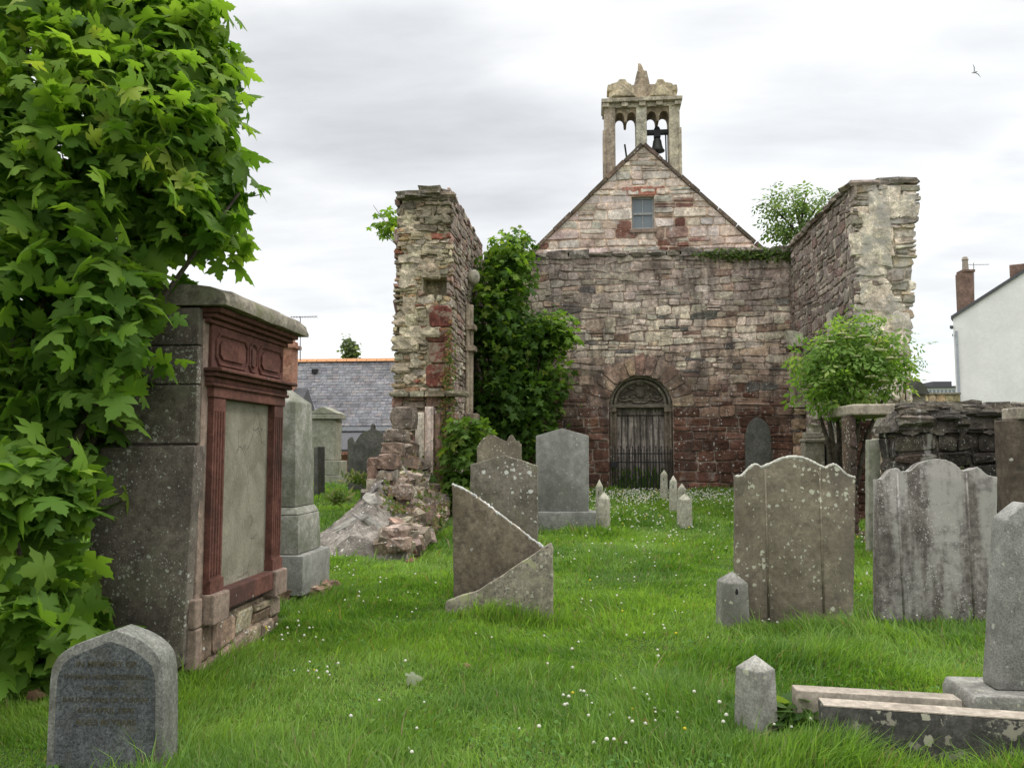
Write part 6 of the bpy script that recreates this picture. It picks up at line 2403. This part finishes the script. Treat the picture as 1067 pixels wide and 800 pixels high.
    t = thing('wall_creeper', 'rusty green creeper trailing over the fallen stones beside the lawn', 'creeper', b)
    n = 3600
    s = rg.random(n)
    yv = 11.8 + 4.4 * s
    q = np.clip(rg.normal(.80, .13, n), .5, 1.02)
    xl_, xr_ = -3.75 - .12 * (yv - 10.1), -2.28 + (-2.92 + 2.28) * (yv - 10.1) / 6.2
    xv = xl_ + (xr_ - xl_) * q
    pq = 1 - .8 * (np.clip(q - .48, 0, .52) / .52) ** .7
    zv = .14 + (.16 + 1.55 * ((yv - 10.1) / 6.2) ** .9) * pq + rg.normal(.06, .06, n)
    P = np.stack([xv + .06, yv, zv], 1)
    keep = np.sin(yv * 5 + xv * 7) + rg.normal(0, .6, n) > .1
    P = P[keep]
    n = len(P)
    N = np.stack([rg.normal(.5, .4, n), -.5 + rg.normal(0, .4, n), .6 + rg.normal(0, .3, n)], 1)
    T = np.stack([rg.normal(.2, .4, n), -.2 + rg.normal(0, .3, n), -.7 + rg.normal(0, .4, n)], 1)
    leaf_mesh('leaves', P - np.array(b), N, T, rg.uniform(.035, .08, n), leaf_cols(n, rg, (.08, .11, .025), (.15, .19, .05), (.22, .15, .08), .3), tmpl_ovate(.35), M['leaf'], t)
    # weeds on the slumped wall
    for (px, py, Y, s, lab) in ((398, 517, 13.0, .16, 'fern tuft under the red blocks of the slumped wall'), (372, 500, 14.2, .22, 'pale grass tuft growing on the slope of the slumped wall'),
                                (352, 520, 12.4, .16, 'small grass tuft low among the cover slabs'), (440, 525, 14.4, .3, 'hanging green weeds below the moulded jamb'), (448, 545, 13.6, .26, 'rusty green weeds at the lawn edge of the slumped wall'),
                                (428, 520, 13.4, .14, 'weed tuft between tumbled stones below the ledge')):
        c = at(px, py, Y)
        n = 200
        P = np.array(c) + rg.normal(0, s * .45, (n, 3)) * np.array([1, .7, .45])
        N = rg.normal(0, .6, (n, 3)) + np.array([0, -.5, .6])
        T = rg.normal(0, .5, (n, 3)) + np.array([0, -.2, .7])
        o = leaf_mesh('wall_weed', P - np.array(c), N, T, rg.uniform(.08, .18, n), leaf_cols(n, rg, (.06, .10, .02), (.12, .18, .04), (.2, .2, .08), .2), tmpl_ovate(.12), M['leaf'])
        o.location = c
        tag(o, lab, 'plant')
    # fern by the round-headed stone
    for (px, py, s, lab, tm, sz) in ((768, 480, .28, 'dark fern clump at the cross wall beside the round-headed stone', tmpl_ovate(.14), .3), (803, 742, .10, 'broad dock leaves tangled round the squat grave post', tmpl_ovate(.32, .3), .17),
                                 (836, 755, .12, 'weedy broad leaves at the open end of the black kerb', tmpl_ovate(.3, .3), .14), (196, 660, .08, 'little weed sprouting at the corner of the monument footing', tmpl_ovate(.3), .10)):
        c = ong(px, py + (12 if px == 768 else 8))
        n = 70 if s > .2 else 26
        P = np.array(c) + rg.normal(0, s * .6, (n, 3)) * np.array([1, .6, .5]) + np.array([0, 0, s * .5])
        a = rg.uniform(0, 6.28, n)
        T = np.stack([np.cos(a), np.sin(a), rg.uniform(.1, .9, n)], 1)
        N = np.stack([-np.cos(a) * .4, -np.sin(a) * .4, np.ones(n)], 1) + rg.normal(0, .25, (n, 3))
        o = leaf_mesh('weed_clump', P - np.array(c), N, T, sz * rg.uniform(.6, 1.2, n), leaf_cols(n, rg, (.045, .10, .018), (.09, .16, .03), (.14, .2, .04), .1), tm, M['leaf'])
        o.location = c
        tag(o, lab, 'plant')
    Pw, aw = weeds_at_door[0]
    c = Vector((DOOR_UC, YB, .4))
    Tw = np.stack([np.cos(aw) * .4, np.sin(aw) * .2, np.ones(len(aw))], 1)
    Nw = np.stack([np.cos(aw) * .3, -np.ones(len(aw)), np.sin(aw) * .5 + .3], 1)
    o = leaf_mesh('weed_clump', Pw - np.array(c), Nw, Tw, rg.uniform(.10, .22, len(aw)), leaf_cols(len(aw), rg, (.05, .10, .02), (.09, .16, .03), (.14, .2, .04), .1), tmpl_ovate(.16), M['leaf'])
    o.location = c
    tag(o, 'green weeds grown up between the iron gate and the boarded door', 'plant')
    # birch over the cottage and added dark trees blocking the sky behind the sycamore
    def far_tree(name, px, py, Y, rx, rz, n, sz, cols, lab, seed, tm=None, zb=0.4):
        p = at(px, py, Y)
        b = Vector((p.x, Y, zb))
        t = thing(name, lab, 'tree', b)
        k = MB()
        k.tube([(0, 0, 0), (.1, 0, (p.z - zb) * .6), (0, 0, p.z - zb + rz * .6)], [.22, .15, .03], 8)
        rr = random.Random(seed)
        for q in range(7):
            a = rr.uniform(0, 6.28)
            s = Vector((0, 0, (p.z - zb) * rr.uniform(.5, .9)))
            k.tube([s, s + Vector((rx * .7 * math.cos(a), rx * .7 * math.sin(a), rz * .6))], [.08, .02], 6)
        k.build('trunk', M['bark'], t)
        ell = [((p.x + rr.uniform(-.5, .5) * rx, Y + rr.uniform(-.5, .5) * rx, p.z + rr.uniform(-.7, .7) * rz), (rx * rr.uniform(.35, .6), rx * .5, rz * rr.uniform(.25, .5)), 1) for _ in range(9)]
        foliage('crown', ell, n, 3, sz * .6, sz, tm or tmpl_ovate(.35), cols, t, seed, off=b, inner=.3)
    BC = ((.10, .13, .06), (.15, .19, .08), (.2, .23, .1), .05)
    far_tree('birch_tree', 365, 372, 62, .75, 1.6, 300, .30, BC, 'thin birch top showing over the orange ridge tiles', 151)
    DC = ((.03, .06, .012), (.06, .10, .02), (.1, .14, .03), .05)  # dark leaf colour stands in for deep shade under the sycamore
    far_tree('added_tree', 40, 455, 17, 1.8, 1.6, 900, .22, DC, 'added dark tree blocking the sky in the gap behind the overhanging sycamore', 152)
    far_tree('added_tree', 130, 470, 15, 1.1, .8, 600, .2, DC, 'added dark bushy tree low behind the monument side slab', 153)
    far_tree('added_tree', -60, 440, 14, 1.8, 2.0, 800, .22, DC, 'added dark tree at the yard edge beyond the sycamore stems', 154)


shrubs()


# ------------------------------------------------------------------ grass, flowers and small things on it
def lawn():
    rg = np.random.default_rng(77)

    def vis_x(Y):
        return -(620 + 40) / FPX * Y - .3, (1067 - 620 + 60) / FPX * Y + .3
    Ps = []
    for (ya, yb, dens) in ((3.3, 5.0, 9500), (5.0, 7.0, 6500), (7.0, 10.0, 4200), (10.0, 14.0, 2300), (14.0, 21.3, 1150)):
        x0, x1 = vis_x(yb)
        x0, x1 = max(x0, -4.6 if yb < 9 else -3.6), min(x1, 6.4)
        n = int((x1 - x0) * (yb - ya) * dens)
        P = np.stack([rg.uniform(x0, x1, n), rg.uniform(ya, yb, n)], 1)
        lo, hi = -(620 + 30) / FPX * P[:, 1], (1067 - 620 + 40) / FPX * P[:, 1]
        P = P[(P[:, 0] > lo - .2) & (P[:, 0] < hi + .2)]
        Ps.append(P)
    # yard behind the obelisk
    n = 9000
    Ps.append(np.stack([rg.uniform(-9.5, -4.2, n), rg.uniform(16.5, 26, n)], 1))
    n = 16000
    Ps.append(np.stack([rg.uniform(-8.5, -3.7, n), rg.uniform(8.5, 17, n)], 1))
    P = np.concatenate(Ps)
    x, y = P[:, 0], P[:, 1]
    # not under stones
    keep = ~((x < -2.66) & (y > 5.5) & (y < 7.2)) & ~((x > -3.75 - .12 * (y - 10.1)) & (x < -2.4) & (y > 10.2) & (y < 16.4))
    P = P[keep]
    x, y = P[:, 0], P[:, 1]
    n = len(P)

    def fbm(x, y, s, ph):
        return (np.sin(x * s + ph) * np.sin(y * s * 1.13 + 1.7 * ph) + .6 * np.sin((x + .6 * y) * s * 1.9 + 2.3 * ph) * np.sin((y - .5 * x) * s * 2.1 + ph) + .35 * np.sin((x - y) * s * 4.1 + ph) * np.sin((x + y) * s * 3.7))
    tuft = fbm(x, y, 2.1, 1.3)
    tone = fbm(x, y, 1.2, 4.1)
    h = (.055 + .035 * np.clip(tuft, -1, 1.4)) * rg.uniform(.6, 1.45, n)
    h *= np.where(y > 9, 1.0 + .02 * (y - 9), 1.0)
    # unmown fringes round stones and posts
    for (cx, cy, rx, ry, k) in ((1.0, 4.15, .30, .22, 1.8), (1.2, 5.95, .35, .2, 1.0), (2.2, 6.75, 1.0, .16, 1.0), (2.3, 4.0, 1.0, .14, 1.3), (-1.0, 7.3, .7, .14, .9), (-1.9, 3.6, .5, .15, 1.0), (-.95, 7.35, .6, .10, .8), (-.35, 12.9, .9, .2, .8), (-1.2, 9.6, .5, .2, .8), (-2.5, 5.6, .12, .2, 1.2), (.1, 4.2, .3, .25, .5), (-.9, 5.2, .4, .3, .45), (2.4, 5.4, 1.0, .35, .5),
                                (-2.55, 6.4, .14, 1.0, .8), (.5, 4.9, .5, .35, .55), (1.8, 4.55, 0.8, .15, .9), (3.6, 6.85, .8, .2, .8)):
        d = ((x - cx) / rx) ** 2 + ((y - cy) / ry) ** 2
        h *= 1 + k * np.exp(-d)
    h *= np.where(rg.random(n) < .035, rg.uniform(1.4, 2.3, n), 1.0)
    h = np.clip(h, .02, .30)
    w = rg.uniform(.0022, .0046, n) * np.clip(y / 5.0, .9, 4.2)
    a = rg.uniform(0, 2 * np.pi, n)
    lean_a = fbm(x, y, .9, 2.2) * 2.5 + rg.normal(0, 1.0, n)
    lean = h * rg.uniform(.15, .95, n)
    bx, by = np.cos(a) * w, np.sin(a) * w
    lx, ly = np.cos(lean_a) * lean, np.sin(lean_a) * lean
    z = gz(x, y) - .008
    V = np.zeros((n, 5, 3))
    V[:, 0] = np.stack([x - bx, y - by, z], 1)
    V[:, 1] = np.stack([x + bx, y + by, z], 1)
    V[:, 2] = np.stack([x + bx * .8 + lx * .35, y + by * .8 + ly * .35, z + h * .6], 1)
    V[:, 3] = np.stack([x - bx * .8 + lx * .35, y - by * .8 + ly * .35, z + h * .6], 1)
    V[:, 4] = np.stack([x + lx, y + ly, z + h * (1 - .25 * (lean / h) ** 2)], 1)
    i0 = np.arange(n)[:, None] * 5
    F = np.concatenate([i0 + np.array([[0, 1, 2]]), i0 + np.array([[0, 2, 3]]), i0 + np.array([[3, 2, 4]])], 1).reshape(-1, 3)
    t = np.clip(.5 + .33 * tone + .18 * fbm(x, y, 4.6, .7) + rg.normal(0, .22, n), 0, 1)[:, None]
    C = np.array((.085, .184, .025)) * (1 - t) + np.array((.235, .37, .068)) * t
    dry = rg.random(n) < .05
    C[dry] = np.array((.24, .21, .10))
    C *= rg.uniform(.8, 1.2, (n, 1))
    o = raw_mesh('grass', V.reshape(-1, 3), F, np.repeat(C, 5, 0), M['grass'])
    tag(o, 'unmown green churchyard grass', 'grass', kind='stuff')
    n2 = 9000
    xx, yy2 = rg.uniform(-2.6, 2.6, n2), 3.4 + 5.5 * rg.random(n2) ** 1.5
    kk = fbm(xx, yy2, 1.7, 5.2) + rg.normal(0, .25, n2) > .25
    xx, yy2 = xx[kk], yy2[kk]
    kk = ~((xx < -2.5) & (yy2 > 5.4) & (yy2 < 7.2))
    xx, yy2 = xx[kk], yy2[kk]
    n2 = len(xx)
    P2 = np.stack([xx, yy2, gz(xx, yy2) + rg.uniform(.02, .06, n2)], 1)
    N2 = np.stack([rg.normal(0, .35, n2), rg.normal(-.1, .35, n2), np.ones(n2)], 1)
    T2 = rg.normal(0, 1, (n2, 3)) * np.array([1, 1, .15])
    o = leaf_mesh('clover_leaves', P2, N2, T2, rg.uniform(.014, .032, n2), leaf_cols(n2, rg, (.07, .17, .03), (.13, .25, .05), (.2, .3, .07), .05), tmpl_ovate(.42, .1), M['leaf'])
    tag(o, 'low clover and plantain leaves mixed in the turf', 'ground cover', kind='stuff')
    # daisies and clover
    pts = []

    def patch(px, py, sx, sy, n):
        for _ in range(n):
            p = ong(px + rg.normal() * sx, max(505, py + rg.normal() * sy))
            if p.y < 21.1:
                pts.append(p)
    patch(665, 518, 45, 5, 760)
    patch(735, 518, 38, 6, 420)
    patch(640, 524, 30, 5, 160)
    patch(650, 540, 50, 12, 170)
    patch(700, 560, 60, 22, 120)
    patch(625, 600, 90, 40, 60)
    patch(680, 690, 70, 40, 26)
    patch(665, 748, 45, 16, 40)
    patch(330, 710, 14, 6, 10)
    patch(270, 665, 45, 16, 46)
    patch(400, 620, 40, 25, 20)
    patch(900, 580, 14, 30, 45)
    patch(900, 652, 60, 4, 22)
    patch(470, 760, 120, 25, 12)
    patch(350, 600, 20, 8, 14)
    patch(430, 560, 12, 12, 30)
    patch(760, 775, 60, 10, 10)
    nf = len(pts)
    mbv, mbf, mbc = [], [], []
    base = [(math.cos(q * math.pi / 3), math.sin(q * math.pi / 3)) for q in range(6)]
    for p in pts:
        s = rg.uniform(.007, .013) * (1 + max(0, p.y - 8) * .055)
        z0 = float(gz(p.x, p.y)) + rg.uniform(.05, .10)
        b = len(mbv)
        for (cx, cy) in base:
            mbv.append((p.x + cx * s, p.y + cy * s, z0))
        for (cx, cy) in base:
            mbv.append((p.x + cx * s * .7, p.y + cy * s * .7, z0 + s * .8))
        mbv.append((p.x, p.y, z0 + s * 1.15))
        mbv.append((p.x, p.y, z0 - s * .5))
        for q in range(6):
            q2 = (q + 1) % 6
            mbf += [(b + q, b + q2, b + 6 + q2), (b + q, b + 6 + q2, b + 6 + q), (b + 6 + q, b + 6 + q2, b + 12), (b + q2, b + q, b + 13)]
        yel = rg.random() < .06 + (.35 if (895 < 0) else 0)
        mbc += [(.62, .52, .05) if yel else (.66, .65, .58)] * 14
    o = raw_mesh('wild_flowers', np.array(mbv), np.array(mbf), np.array(mbc), M['petal'])
    tag(o, 'white daisies and clover heads scattered through the grass', 'flowers', kind='stuff')
    # fallen leaves
    for (px, py, c, s, lab) in ((424, 716, (.30, .33, .22), .11, 'curled grey-green fallen leaf lying on the open grass'), (671, 766, (.20, .055, .02), .07, 'small red-brown fallen leaf among the clover flowers'),
                                (484, 703, (.28, .22, .10), .05, 'tiny tan fallen leaf lying on the mid lawn'), (28, 734, (.16, .10, .06), .10, 'brown dead leaf in the grass by the small granite gravestone')):
        p = ong(px, py)
        P = np.array([(0, 0, .07)])
        o = leaf_mesh('fallen_leaf', P, np.array([(.3, -.6, .7)]), np.array([(.9, .3, .1)]), np.array([s]), np.array([c]), tmpl_maple(.6, .7), M['leaf'])
        o.location = p
        tag(o, lab, 'leaf')


lawn()


# gull far up
def gull():
    c = at(1015.5, 75.5, 60)
    k = MB()
    for s in (-1, 1):
        k.add([(0, -.05, 0), (0, .1, 0), (s * .28, .08, .16), (s * .28, -.02, .17), (s * .62, -.12, .12)], [(0, 1, 2, 3), (3, 2, 4)])
    body = [(0, -.3, 0), (0, -.2, .0), (0, 0, -.01), (0, .2, 0), (0, .32, .0)]
    k.tube(body, [.02, .05, .07, .045, .02], 8)
    o = k.build('gull', M['alu'])
    o.location = c
    o.rotation_euler = (R(25), R(48), R(30))
    tag(o, 'tiny gull gliding with raised wings high in the white sky', 'bird')


gull()
